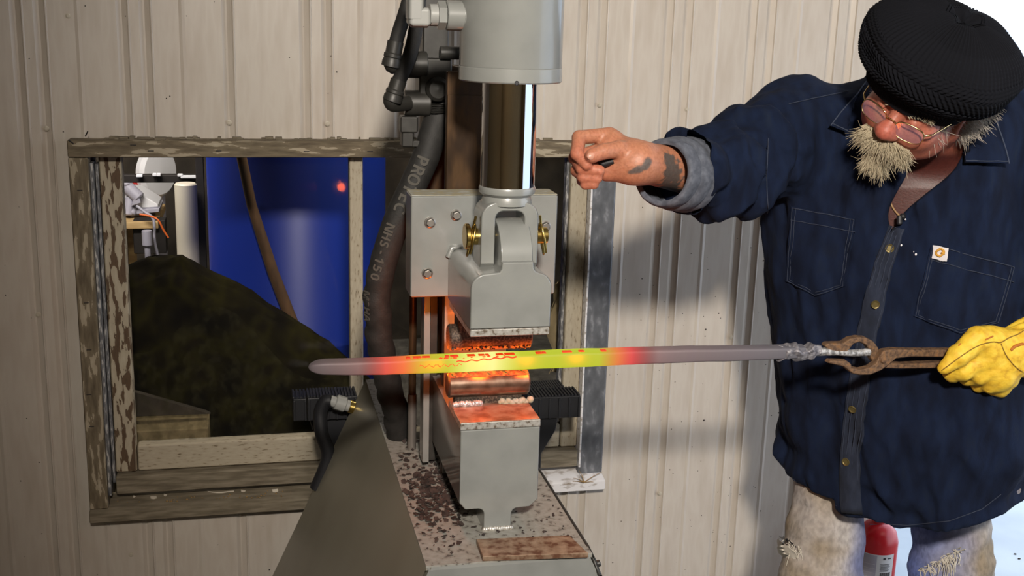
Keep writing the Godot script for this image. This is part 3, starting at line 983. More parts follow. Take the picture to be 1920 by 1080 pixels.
	mb.box(Vector3(0.329, 1.0433, 0.969), Vector3(0.463, 1.0442, 1.0835), 0.0004)
	part("glow_tint", mb, M.copper_glow, dpl)  # orange reflection of the bar on the plate, put into its colour
	mb = MB.new()
	mb.rod(Vector3(0.3215, 1.0775, 0.985), Vector3(0.4645, 1.0775, 0.985), 0.0225, 32, 0.003)
	part("lower_die", mb, M.die_steel, o)
	for q in [[0.324, 0.4635, 1.1625, -78.0, -38.0, "glow_edge"], [0.3235, 0.462, 1.0775, 48.0, 82.0, "glow_band"]]:   # orange glow along the dies, put in as emission
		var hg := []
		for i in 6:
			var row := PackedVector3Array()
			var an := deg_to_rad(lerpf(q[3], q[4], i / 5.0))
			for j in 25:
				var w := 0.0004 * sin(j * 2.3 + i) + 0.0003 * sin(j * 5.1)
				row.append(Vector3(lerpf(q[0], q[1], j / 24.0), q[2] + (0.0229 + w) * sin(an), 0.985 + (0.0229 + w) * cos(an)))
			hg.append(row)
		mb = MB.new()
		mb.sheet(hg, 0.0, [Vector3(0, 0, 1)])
		part(q[5], mb, M.glow_skin, o)
	mb = MB.new()
	mb.box(Vector3(0.335, 1.043, 0.972), Vector3(0.452, 1.062, 0.994), 0.001)
	part("die_web", mb, M.die_scale, o)
	mb = MB.new()
	for i in 16: mb.ball(Vector3(0.332 + i * 0.003, 1.0475 + rng.randf_range(-0.001, 0.001), 1.003), rng.randf_range(0.0048, 0.0062), 8, Vector3(0.8, 1, 1.1))
	part("weld_bead", mb, M.weld, o)
	mb = MB.new()
	for i in 14: mb.ball(Vector3(0.413 + i * 0.0036, 1.0465 + 0.002 * sin(i * 1.9), 0.999), rng.randf_range(0.0045, 0.0064), 8, Vector3(1.0, 0.9, 1.1))
	mb.ball(Vector3(0.466, 1.049, 1.0), 0.0068, 8)
	part("weld_bead", mb, M.dust_top, o)
	mb = MB.new()
	for i in 13: mb.ball(Vector3(0.372 + i * 0.0038, 0.8515, 1.084 + 0.001 * sin(i * 2.0)), 0.0052, 8, Vector3(1.0, 0.8, 1.2))
	part("weld_bead", mb, M.bright_steel, o)
	# ---- cylinder, rod and clevis
	var AX := 0.400
	var AZ := 1.065
	mb = MB.new()
	mb.lathe(V2([0, 1.6195, 0.0795, 1.6195, 0.0798, 1.6205, 0.0805, 2.15, 0, 2.15]), Transform3D(Basis(), Vector3(AX, 0, AZ)), 64)
	part("cylinder_barrel", mb, M.paint, o)
	mb = MB.new()
	mb.lathe(V2([0.043, 1.597, 0.0785, 1.597, 0.0805, 1.599, 0.0805, 1.6185, 0.0797, 1.6193, 0, 1.6193]), Transform3D(Basis(), Vector3(AX, 0, AZ)), 64)
	part("gland_nut", mb, M.paint, o)
	var hp := oz(969, 156, AZ + 0.0795)
	mb = MB.new()
	var dirn := (Vector3(hp.x, 0, hp.z) - Vector3(AX, 0, AZ)).normalized()
	hp = Vector3(AX, hp.y, AZ) + dirn * 0.0795
	mb.lathe(V2([0, 0.0012, 0.0026, 0.0012, 0.003, 0.0018, 0.0034, 0.0013, 0.0036, 0]), MB.along(hp, dirn), 16)
	part("spanner_hole", mb, M.black_plastic, o)
	mb = MB.new()
	mb.rod(Vector3(AX, 1.425, AZ), Vector3(AX, 1.60, AZ), 0.0435, 64)
	part("ram_rod", mb, M.chrome, o)
	# clevis: bent strap with two arms, neck welded under the rod
	mb = MB.new()
	mb.lathe(V2([0, 1.405, 0.040, 1.405, 0.040, 1.412, 0.038, 1.418, 0.0445, 1.423, 0.0455, 1.430, 0.0440, 1.4335, 0, 1.434]), Transform3D(Basis(), Vector3(AX, 0, AZ)), 40)
	part("clevis_neck", mb, M.paint, o)
	mb = MB.new()
	var c0 := 0.3525
	var c1 := 0.4455
	var th := 0.0235
	var cf := [c0, 1.312] + [c0 + th, 1.312] + arc(c0 + th + 0.012, 1.385, 0.012, 180, 90, 5) + arc(c1 - th - 0.012, 1.385, 0.012, 90, 0, 5) + [c1 - th, 1.312, c1, 1.312]
	cf += arc(c1 - 0.026, 1.386, 0.026, 0, 90, 8) + arc(c0 + 0.026, 1.386, 0.026, 90, 180, 8)
	mb.prism(V2(cf), 1.035, 1.098, Transform3D(), 0.003)
	part("clevis", mb, M.paint, o)
	for s in [c0, c1 - th]:
		mb = MB.new()
		mb.prism(V2([-1.098, 1.313, -1.035, 1.313, -1.05, 1.300, -1.083, 1.300]), s, s + th, Transform3D(SIDE, Vector3.ZERO), 0.002)
		part("clevis_tip", mb, M.paint, o)
	var py := 1.352
	mb = MB.new()
	mb.rod(Vector3(c0 - 0.018, py, 1.067), Vector3(c1 + 0.022, py, 1.067), 0.0135, 24)
	mb.rod(Vector3(c0 - 0.0205, py, 1.067), Vector3(c0 - 0.0125, py, 1.067), 0.021, 28, 0.0015)
	part("clevis_pin", mb, M.brass, o)
	for s in [[c0 - 0.006, -1.0], [c1 + 0.010, 1.0]]:  # spring clips
		mb = MB.new()
		var pts := []
		for i in 15:
			var a := TAU * (0.12 + 0.80 * i / 14.0)
			pts.append(Vector3(s[0] + s[1] * (0.004 + 0.005 * cos(a)), py - 0.006 + 0.026 * cos(a + PI), 1.072 + 0.014 * sin(a)))
		pts.append(Vector3(s[0] - s[1] * 0.002, py + 0.034, 1.074))
		mb.tube(bez(pts, 3), PackedFloat32Array([0.0021]), 8)
		part("spring_clip", mb, M.brass, o)
	# ---- light grey elbow and collar at the port
	var pc := oz(868, 30, 1.065)
	mb = MB.new()
	mb.rod(Vector3(0.2975, pc.y, 1.065), Vector3(0.334, pc.y, 1.065), 0.0225, 28, 0.0015)
	mb.lathe(V2([0, 0, 0.025, 0, 0.0265, 0.004, 0.025, 0.009, 0, 0.009]), Transform3D(ALONG_X, Vector3(0.323, pc.y, 1.065)), 28)
	part("port_collar", mb, M.paint, o)
	mb = MB.new()
	var hx := PackedVector2Array()
	for i in 6: hx.append(Vector2(cos(i * TAU / 6 + 0.5), sin(i * TAU / 6 + 0.5)) * 0.0215)
	mb.prism(hx, 0.0, 0.0135, Transform3D(Basis(Vector3(0, 0, -1), Vector3(0, 1, 0), Vector3(1, 0, 0)), Vector3(0.284, pc.y, 1.065)), 0.0015, 10.0)
	part("hex_nut", mb, M.paint, o)
	mb = MB.new()
	mb.rod(Vector3(0.272, pc.y, 1.065), Vector3(0.285, pc.y, 1.065), 0.0165, 20)
	mb.box(Vector3(0.2385, pc.y - 0.019, 1.047), Vector3(0.274, pc.y + 0.012, 1.083), 0.007)
	mb.box(Vector3(0.2375, pc.y - 0.012, 1.0455), Vector3(0.2625, pc.y + 0.09, 1.0845), 0.007)
	part("port_elbow", mb, M.fitting, o)
	# ---- valve and hoses behind the cylinder
	var vz := 0.74
	var VA := thing_group("valve_body", o)
	mb = MB.new()
	var a := oz(792, 200, vz)
	var b := oz(842, 100, vz)
	mb.box(Vector3(a.x, a.y, vz - 0.05), Vector3(b.x, 1.80, vz + 0.0), 0.004)
	mb.box(Vector3(a.x - 0.008, oz(800, 190, vz).y, vz - 0.04), Vector3(b.x + 0.004, oz(800, 108, vz).y, vz + 0.014), 0.004)
	part("valve_block", mb, M.dark_paint, VA)
	for q in [[762, 800, 121, 24.0], [758, 806, 193, 23.0]]:
		mb = MB.new()
		var p0 := oz(q[0], q[2], vz)
		var p1 := oz(q[1], q[2], vz)
		mb.rod(Vector3(p0.x, p0.y, vz), Vector3(p1.x, p0.y, vz), q[3] * 0.00101, 24, 0.002)
		part("valve_port", mb, M.dark_paint, VA)
	mb = MB.new()
	var kp := oz(820, 167, vz + 0.016)
	mb.lathe(V2([0, 0.014, 0.016, 0.012, 0.0215, 0.006, 0.0225, -0.004, 0.0, -0.004]), Transform3D(Basis(Vector3(1, 0, 0), Vector3(0, 0, 1), Vector3(0, -1, 0)), kp), 24)
	part("valve_cap", mb, M.dark_metal, VA)
	mb = MB.new()
	var c2 := oz(825, 99, vz + 0.02)
	mb.rod(c2, c2 + Vector3(0.06, 0, 0.0), 0.0115, 18)
	part("cross_pipe", mb, M.dark_paint, VA)
	mb = MB.new()
	var d0 := oz(752, 275, vz)
	var d1 := oz(781, 218, vz)
	mb.box(Vector3(d0.x, d0.y, vz - 0.02), Vector3(d1.x - 0.006, d1.y, vz + 0.012), 0.003)
	mb.box(Vector3(d0.x - 0.003, oz(760, 248, vz).y, vz - 0.018), Vector3(d1.x + 0.001, d1.y + 0.001, vz + 0.016), 0.003)
	mb.box(Vector3(d0.x + 0.004, d0.y, vz - 0.01), Vector3(d1.x + 0.012, d0.y + 0.012, vz + 0.01), 0.002)
	part("valve_bracket", mb, M.dark_paint, VA)
	mb = MB.new()
	var th0 := oz(818, 196, vz + 0.002)
	for i in 6: mb.lathe(V2([0.0165, 0, 0.0195, 0.0012, 0.0165, 0.0024]), Transform3D(Basis(), th0 + Vector3(0, -0.003 * i, 0)), 20)
	part("threaded_collar", mb, M.dark_metal, VA)
	# thin hoses with ferrules
	for q in [[[776, -40, 764, 10, 748, 60, 741, 85], [742, 78, 733, 125], 0.0125], [[788, -30, 780, 50, 768, 105, 745, 158], [748, 150, 735, 190], 0.0128]]:
		var pts := []
		for i in range(0, 8, 2): pts.append(oz(q[0][i], q[0][i + 1], vz + 0.05))
		var hs := part("thin_hose", tube_of(bez(pts, 8), q[2], 14), M.rubber, o)
		mb = MB.new()
		var e0 := oz(q[1][0], q[1][1], vz + 0.05)
		var e1 := oz(q[1][2], q[1][3], vz + 0.05)
		mb.lathe(V2([0, 0, 0.0145, 0, 0.0145, (e1 - e0).length() * 0.45, 0.0165, (e1 - e0).length() * 0.5, 0.0165, (e1 - e0).length() * 0.62, 0.0152, (e1 - e0).length() * 0.66, 0.0172, (e1 - e0).length() * 0.8, 0.0172, (e1 - e0).length(), 0, (e1 - e0).length()]), MB.along(e0, e1 - e0), 12, 20.0)
		part("hose_ferrule", mb, M.dark_metal, hs)
	mb = MB.new()
	var el := [oz(735, 178, vz + 0.05), oz(733, 190, vz + 0.048), oz(740, 196, vz + 0.04), oz(764, 193, vz + 0.02)]
	mb.tube(bez(el, 5), PackedFloat32Array([0.0138]), 14)
	part("hose_elbow", mb, M.dark_metal, o)
	mb = MB.new()
	el = [oz(735, 108, vz + 0.05), oz(736, 122, vz + 0.046), oz(748, 122, vz + 0.03), oz(766, 121, vz + 0.01)]
	mb.tube(bez(el, 5), PackedFloat32Array([0.0150]), 14)
	part("hose_elbow", mb, M.dark_metal, o)
	# big suction hose in a sleeve: straight above, wrinkled below
	var hp0 := [[836, 190, 0.72], [818, 230, 0.73], [800, 290, 0.74], [776, 345, 0.745], [744, 415, 0.745], [720, 490, 0.74], [708, 550, 0.735], [713, 640, 0.72], [727, 715, 0.69], [744, 780, 0.65], [752, 850, 0.61]]
	var hpts := []
	for q in hp0: hpts.append(oz(q[0], q[1], q[2]))
	var path := bez(hpts, 16)
	mb = MB.new()
	mb.tube(path, PackedFloat32Array([0.0255]), 32, true, func(s: float, an: float) -> float:
		var w := smoothstep(0.28, 0.40, s)
		return w * (0.0022 * sin(s * 165.0 + 0.9 * sin(an * 2.0)) * (0.55 + 0.45 * sin(an + 0.8)) + 0.0012 * sin(s * 83.0 + an)))
	var hose := part("sleeved_hose", mb, M.rubber, o)
	hose_text(path, "PROTEC", 0.120, 0.024, 0.0185, Vector3(-0.35, 0.05, 1.0), hose)
	hose_text(path, "NHS-150", 0.252, 0.0185, 0.0160, Vector3(-0.55, 0.05, 1.0), hose)
	hose_text(path, "MSHA", 0.384, 0.017, 0.0145, Vector3(-1.3, 0.05, 0.8), hose)
	# ---- elbow fitting on the side panel of the base
	var fp := panel_hit(664, 764, L0, bt, k)
	var nrm := Vector3(-0.908, 0.42, 0.0)
	mb = MB.new()
	mb.rod(fp, fp + Vector3(-0.012, 0.004, 0.0), 0.0155, 20)
	part("port_ring", mb, M.brass, o)
	mb = MB.new()
	mb.rod(fp + Vector3(-0.008, 0.003, 0), fp + Vector3(-0.022, 0.008, 0.0), 0.0140, 20)
	mb.rod(fp + Vector3(-0.020, 0.007, 0), fp + Vector3(-0.044, 0.016, 0.0), 0.0195, 6, 0.002)
	mb.rod(fp + Vector3(-0.042, 0.015, 0), fp + Vector3(-0.056, 0.020, 0.0), 0.0130, 18)
	part("hose_union", mb, M.fitting, o)
	var hq := [fp + Vector3(-0.052, 0.019, 0), fp + Vector3(-0.066, 0.016, -0.004), fp + Vector3(-0.078, -0.012, -0.006), fp + Vector3(-0.076, -0.06, 0.0), fp + Vector3(-0.062, -0.12, 0.0), fp + Vector3(-0.09, -0.2, 0.0)]
	mb = MB.new()
	mb.tube(bez(hq, 8), PackedFloat32Array([0.0165]), 16)
	part("pump_hose", mb, M.black_plastic, o)

func thing_group(called: String, o: Node) -> MeshInstance3D:  # a part with sub-parts: its own mesh is the core
	var mb := MB.new()
	mb.rod(Vector3(0.345, 1.48, 0.70), Vector3(0.345, 1.75, 0.70), 0.012, 14)
	return part(called, mb, M.dark_paint, o)

func panel_hit(px: float, py: float, x0: float, y0: float, k: float) -> Vector3:
	var n := Vector3(-1.0, k, 0.0).normalized()
	var d := ray(px, py)
	return CAM + d * ((Vector3(x0, y0, 0) - CAM).dot(n) / d.dot(n))

func hose_text(path: PackedVector3Array, s: String, from: float, size: float, step: float, look: Vector3, o: Node) -> void:
	var font := SystemFont.new()
	font.font_names = PackedStringArray(["Droid Sans"])
	font.font_weight = 700
	for i in s.length():
		var want := from + i * step
		var acc := 0.0
		var at := path[0]
		var dir := Vector3.DOWN
		for j in path.size() - 1:
			var l := (path[j + 1] - path[j]).length()
			if acc + l >= want:
				at = path[j].lerp(path[j + 1], (want - acc) / l)
				dir = (path[j + 1] - path[j]).normalized()
				break
			acc += l
		var face := look.normalized()   # the printed side looks out into the room
		face = (face - dir * face.dot(dir)).normalized()
		var up := face.cross(dir).normalized()
		var tm := TextMesh.new()
		tm.text = s[i]
		tm.font = font
		tm.font_size = 32
		tm.pixel_size = size / 24.0
		tm.depth = 0.0008
		tm.curve_step = 3.0
		var mi := MeshInstance3D.new()
		mi.name = numbered("printed_letter", o)
		mi.mesh = tm
		mi.material_override = M.hose_print
		mi.transform = Transform3D(Basis(dir, up, dir.cross(up)), at + face * 0.0262 - origins[o])
		if s[i] != "-" or true: o.add_child(mi, true)
# ------------------------------------------------------------------ hot bar, tongs and loose things on the press
func glow_ramp(cols: Array, offs: Array) -> GradientTexture2D:
	var g := Gradient.new()
	g.offsets = PackedFloat32Array(offs); g.colors = PackedColorArray(cols)
	var t := GradientTexture2D.new()
	t.gradient = g
	t.width = 512; t.height = 8
	t.fill_from = Vector2(0, 0); t.fill_to = Vector2(1, 0)
	return t

func bar_section(mb: MB, xs: Array, prof: Callable) -> void:
	var N := 20
	var base := mb.v.size()
	for x in xs:
		var q: Array = prof.call(x)   # centre y, centre z, half height, half depth, roll
		for k in N + 1:
			var a := TAU * k / N
			var ca := cos(a)
			var sa := sin(a)
			var e := 0.42
			var y: float = signf(ca) * pow(absf(ca), e) * q[2]
			var z: float = signf(sa) * pow(absf(sa), e) * q[3]
			var rr: float = q[4]
			mb.vert(Vector3(x, q[0] + y * cos(rr) - z * sin(rr), q[1] + y * sin(rr) + z * cos(rr)), Vector3(0, y, z).normalized(), Vector2((x - xs[0]) / (xs[xs.size() - 1] - xs[0]), float(k) / N))
	for i in xs.size() - 1:
		for k in N:
			var q := base + i * (N + 1) + k
			mb.tri(q, q + 1, q + N + 1); mb.tri(q + 1, q + N + 2, q + N + 1)
	mb.renormal(base)

func bar_and_tongs() -> void:
	var o := thing("steel_bar", Vector3(0.5, 1.09, 0.985), "long steel bar glowing yellow in the middle, held across the press dies", "hot bar")
	var X0 := 0.088
	var X1 := 0.985
	var xs := []
	for k in 13: xs.append(X0 + 0.03 * (1.0 - cos(PI * 0.5 * k / 12.0)))
	var x := X0 + 0.034
	while x < X1:
		xs.append(x); x += 0.004
	var ns := FastNoiseLite.new()
	ns.seed = 5; ns.frequency = 9.0
	var prof := func(xx: float) -> Array:
		var t := clampf((xx - X0) / 0.03, 0.0, 1.0)
		var tip := sqrt(maxf(0.0, 1.0 - (1.0 - t) * (1.0 - t)))
		var grow := lerpf(0.0105, 0.0145, clampf((xx - X0) / 0.2, 0.0, 1.0))
		if xx > 0.55: grow = lerpf(0.0145, 0.0112, clampf((xx - 0.55) / 0.43, 0.0, 1.0))
		var n := ns.get_noise_2d(xx, 0.0) * 0.0010
		return [1.1165 + n - 0.004 * smoothstep(0.6, 1.0, xx) + 0.0025 * smoothstep(0.2, 0.08, xx), 0.985, (grow + ns.get_noise_2d(xx, 3.0) * 0.0008) * tip, 0.013 * tip, 0.10]
	var mb := MB.new()
	bar_section(mb, xs, prof)
	var m := mat(Color(1, 1, 1), 0.6, 0.1)
	m.emission_enabled = true
	# what the eye sees along the bar: cold grey, dull pink, red, orange, yellow, then back
	var u := func(xx: float) -> float: return (xx - X0) / (X1 - X0)
	var K := Color(0, 0, 0)
	m.albedo_texture = glow_ramp([rgb(104, 96, 100), rgb(128, 106, 106), rgb(90, 40, 36), rgb(30, 22, 12), rgb(30, 22, 12), rgb(90, 44, 40), rgb(122, 106, 108), rgb(98, 98, 106)], [0.0, u.call(0.17), u.call(0.225), u.call(0.30), u.call(0.58), u.call(0.655), u.call(0.70), 1.0])
	m.emission_texture = glow_ramp([K, rgb(52, 10, 12), rgb(206, 74, 58), rgb(232, 110, 54), rgb(204, 176, 44), rgb(190, 196, 52), rgb(232, 236, 120), rgb(246, 246, 150), rgb(194, 202, 52), rgb(184, 196, 42), rgb(184, 194, 44), rgb(220, 120, 56), rgb(206, 64, 64), rgb(70, 18, 22), K, K],
		[u.call(0.13), u.call(0.175), u.call(0.215), u.call(0.245), u.call(0.275), u.call(0.32), u.call(0.355), u.call(0.40), u.call(0.45), u.call(0.50), u.call(0.59), u.call(0.625), u.call(0.65), u.call(0.69), u.call(0.74), 1.0])
	m.emission = Color.WHITE
	m.emission_operator = BaseMaterial3D.EMISSION_OP_MULTIPLY
	m.emission_energy_multiplier = 1.0
	part("hot_bar", mb, m, o)
	# loose scale on the glowing part: dark orange shell, seams and flakes
	var sc := mat(rgb(120, 40, 20), 0.7)
	sc.emission_enabled = true
	sc.emission = rgb(226, 62, 14)
	sc.emission_energy_multiplier = 0.9
	mb = MB.new()
	var line := PackedVector3Array()
	for k in 30: line.append(Vector3(lerpf(0.335, 0.44, k / 29.0), 1.1225 + 0.0012 * sin(k * 1.1) + 0.004 * smoothstep(0.0, 29.0, k), 0.9975))
	mb.tube(line, PackedFloat32Array([0.0016]), 6)
	line = PackedVector3Array()
	for k in 40: line.append(Vector3(lerpf(0.272, 0.345, k / 39.0), 1.1165 + 0.0022 * sin(k * 0.9) + 0.001 * sin(k * 2.3), 0.9978))
	mb.tube(line, PackedFloat32Array([0.0007]), 5)
	for k in 46:
		var xx := lerpf(0.25, 0.60, k / 45.0) + rng.randf_range(-0.004, 0.004)
		if rng.randf() < (0.25 if xx < 0.44 else 0.7): continue
		mb.box(Vector3(xx - 0.004, 1.1285, 0.985), Vector3(xx + rng.randf_range(0.002, 0.007), 1.1312, 0.9945), 0.0006)
	for k in 22:
		var xx := rng.randf_range(0.30, 0.42)
		mb.ball(Vector3(xx, 1.1285 + rng.randf_range(-0.002, 0.001), 0.9965), rng.randf_range(0.0012, 0.0028), 6, Vector3(1.6, 0.7, 0.5))
	part("hot_scale", mb, sc, o, "dark orange flakes of scale on the glowing steel", "stuff")
	# the bar's own light, as long as the glowing stretch
	for q in [0.30, 0.38, 0.46, 0.55]:
		var l := OmniLight3D.new()
		l.name = numbered("bar_glow", self)
		l.light_color = rgb(255, 104, 26)
		l.light_energy = 0.006
		l.light_size = 0.014
		l.omni_range = 8.0
		l.omni_attenuation = 2.0
		l.shadow_enabled = true
		add_child(l, true)
		l.position = Vector3(q, 1.117, 1.012)
	for q in [0.30, 0.40]:
		var l := OmniLight3D.new()
		l.name = numbered("bar_glow", self)
		l.light_color = rgb(255, 104, 26)
		l.light_energy = 0.012
		l.light_size = 0.013
		l.omni_range = 8.0
		l.omni_attenuation = 2.0
		l.shadow_enabled = true
		add_child(l, true)
		l.position = Vector3(q, 1.119, 0.957)
	# crumpled sheet-metal wrap and the welded handle
	mb = MB.new()
	xs = []
	x = 0.93
	while x <= 1.015:
		xs.append(x); x += 0.003
	bar_section(mb, xs, func(xx: float) -> Array:
		var t := smoothstep(0.93, 0.945, xx)
		return [1.1115 + 0.002 * sin(xx * 120.0), 0.985, 0.0125 + 0.0022 * sin(xx * 190.0) + 0.0015 * sin(xx * 411.0) - 0.003 * smoothstep(0.99, 1.015, xx), 0.0135 * t + 0.001 * sin(xx * 260.0), 0.1 + 0.5 * sin(xx * 60.0)])
	part("foil_wrap", mb, M.bar_cold, o)
	mb = MB.new()
	mb.tube(PackedVector3Array([Vector3(1.005, 1.1100, 0.985), Vector3(1.03, 1.1095, 0.985), Vector3(1.052, 1.1065, 0.985), Vector3(1.085, 1.1045, 0.985), Vector3(1.118, 1.1055, 0.985)]), PackedFloat32Array([0.0085, 0.0075, 0.0052, 0.0066, 0.0075]), 14)
	part("handle_rod", mb, M.weld, o)
	# ---- tongs, drawn in their own plane
	var tg := thing("tongs", Vector3(1.25, 1.08, 0.985), "rusty blacksmith tongs gripping the cold end of the bar", "tongs")
	var Z := 0.985
	var T := func(a: Array, z := 0.985) -> PackedVector2Array:
		var r := PackedVector2Array()
		for k in range(0, a.size(), 2):
			var p := oz(a[k], a[k + 1], z)
			r.append(Vector2(p.x, p.y))
		return r
	mb = MB.new()   # upper jaw sweeping over and down to the lower rein
	mb.prism(T.call([1545, 648, 1549, 643, 1580, 642, 1592, 634, 1607, 631, 1622, 632, 1636, 639, 1646, 652, 1650, 668, 1668, 678, 1690, 681, 1770, 678, 1850, 682, 1850, 692, 1770, 690, 1690, 691, 1660, 690, 1640, 684, 1630, 670, 1630, 658, 1622, 646, 1610, 641, 1600, 644, 1590, 656, 1586, 661, 1552, 658]), Z - 0.014, Z + 0.004, Transform3D(), 0.003)
	part("jaw_and_rein", mb, M.rust, tg)
	mb = MB.new()   # lower jaw sweeping up to the upper rein, over the other
	mb.prism(T.call([1545, 676, 1549, 671, 1580, 672, 1588, 678, 1590, 685, 1606, 688, 1622, 684, 1634, 676, 1640, 664, 1648, 653, 1665, 650, 1700, 651, 1790, 651, 1850, 655, 1850, 667, 1790, 666, 1700, 665, 1672, 668, 1658, 680, 1644, 690, 1625, 698, 1604, 699, 1590, 696, 1580, 688, 1574, 683, 1552, 678]), Z - 0.001, Z + 0.017, Transform3D(), 0.003)
	part("jaw_and_rein", mb, M.rust, tg)
	mb = MB.new()
	var rp := oz(1656, 673, Z + 0.016)
	mb.lathe(V2([0.0085, -0.002, 0.0085, 0.002, 0.006, 0.0055, 0.0, 0.0062]), Transform3D(FACE_Z, rp), 20)
	part("rivet", mb, M.rust, tg)

func small_things() -> void:
	# loose flat plate on the base
	var mb := MB.new()
	var c := []
	for q in [[893, 1010], [1068, 1003], [1103, 1036], [905, 1043]]: c.append(oy(q[0], q[1], 0.8595))
	mb.prism(PackedVector2Array([Vector2(c[0].x, c[0].z), Vector2(c[1].x, c[1].z), Vector2(c[2].x, c[2].z), Vector2(c[3].x, c[3].z)]), 0.8502, 0.8595, Transform3D(Basis(Vector3(1, 0, 0), Vector3(0, 0, 1), Vector3(0, 1, 0)), Vector3.ZERO), 0.0012)
	tag(part("flat_plate", mb, M.rusty_plate), "flat offcut of rusty steel plate lying on the front of the press base", "metal plate")
	# scale knocked off hot steel, heaped on the base
	mb = MB.new()
	for k in 760:
		var px := 815.0 + rng.randfn(0.0, 38.0)
		var py := 915.0 + rng.randfn(0.0, 38.0)
		if k > 560:
			px = rng.randf_range(760, 1085); py = rng.randf_range(850, 1040)
		var p := oy(px, py, 0.8505)
		if p.x < 0.262 or p.x > 0.522 or p.z > 1.18 or p.z < 0.66: continue
		if p.x > 0.365 and p.x < 0.425 and p.z < 1.09: continue
		var r := rng.randf_range(0.002, 0.007) * (1.5 if k < 40 else 1.0)
		if k > 560: r *= 0.45
		var up := Vector3(rng.randf_range(-0.5, 0.5), 1, rng.randf_range(-0.4, 0.6)).normalized()
		var t := MB.along(p + Vector3(0, rng.randf_range(0.0, 0.004), 0), up)
		var pol := PackedVector2Array()
		var n := rng.randi_range(4, 6)
		for i in n: pol.append(Vector2.from_angle(TAU * i / n + rng.randf_range(-0.4, 0.4)) * r * rng.randf_range(0.6, 1.2))
		mb.prism(pol, 0.0, rng.randf_range(0.0006, 0.0014), Transform3D(Basis(t.basis.x, t.basis.z, t.basis.y), t.origin), 0.0)
	tag(part("scale_flakes", mb, M.scale_flake), "dark flakes of forge scale scattered over the press base", "scale", "", "stuff")
	# black plastic sawhorses folded behind the press
	sawhorse([[986, 1083, 736, 0.19], [985, 1055, 722, 0.11]], [[1030, 1065]], "black plastic sawhorse with ribbed top standing behind the press at its right", 1)
	sawhorse([[548, 655, 738, 0.11], [575, 668, 736, 0.18]], [[585, 625]], "black plastic sawhorse with ribbed top standing behind the press at its left", 0)
	# litter on the window sill
	var fl := 0
	for q in [[236, 923, 9, "pale curl of old paint on the left end of the sill beneath the sash"], [253, 933, 6, "small pointed paint chip standing near the left end of the sill"], [288, 934, 9, "cream paint chip lying near the left end of the sill, right of the pointed chip"], [311, 930, 7, "flat pale paint chip on the sill against the sub sill"], [456, 922, 7, "small square putty crumb on the sill beside the white strip"], [516, 921, 9, "flat pale paint flake on the sill close to the press base"]]:
		mb = MB.new()
		var p := oy(q[0], q[1], 0.4795)
		var r: float = q[2] * 0.0009
		var t := MB.along(p + Vector3(0, 0.001, 0), Vector3(rng.randf_range(-0.6, 0.6), 1, rng.randf_range(0.2, 0.9)))
		mb.prism(V2([-r, -r * 0.5, r * 0.9, -r * 0.6, r, r * 0.3, 0.2 * r, r * 0.7, -r * 0.8, r * 0.5]), 0.0, 0.0022, Transform3D(Basis(t.basis.x, t.basis.z, t.basis.y), t.origin), 0.0006)
		tag(part("paint_chip", mb, M.flake), q[3], "paint chip", "paint chips on the sill")
	mb = MB.new()
	var pts := []
	for k in 7: pts.append(oy(376 + k * 10.5, 920 + 4.0 * sin(k * 0.5) + (1.0 if k == 6 else 0.0), 0.4805))
	mb.tube(bez(pts, 4), PackedFloat32Array([0.0028]), 8)
	tag(part("caulk_strip", mb, M.flake), "curved white strip of caulk lying in the gap above the sill", "caulk strip")
	mb = MB.new()
	for k in 150:
		var px := rng.randf_range(215, 560) if k % 3 else rng.randf_range(1030, 1110)
		var p := oy(px, 936.0 - (px - 215) * 0.03 + rng.randf_range(-8, 8), 0.4775)
		if p.z > 0.045 or p.z < -0.025: continue
		mb.ball(p + Vector3(0, 0.0015, 0), rng.randf_range(0.0008, 0.0026), 6, Vector3(1.4, 0.7, 1.0))
	tag(part("sill_crumbs", mb, M.straw), "crumbs of dirt and rotten wood along the window sill", "dirt", "", "stuff")
	mb = MB.new()
	var root := oy(1095, 904, 0.4745)
	for q in [[1130, 884], [1086, 882], [1075, 896], [1120, 905], [1090, 890], [1068, 903]]:
		var e := oz(q[0], q[1], 0.045)
		mb.tube(PackedVector3Array([root, root.lerp(e, 0.5) + Vector3(0, 0.003, 0.002), e]), PackedFloat32Array([0.0012, 0.001, 0.0004]), 5)
	tag(part("straw_tuft", mb, M.straw), "tuft of dry straw and a thorn on the right end of the sill", "straw")

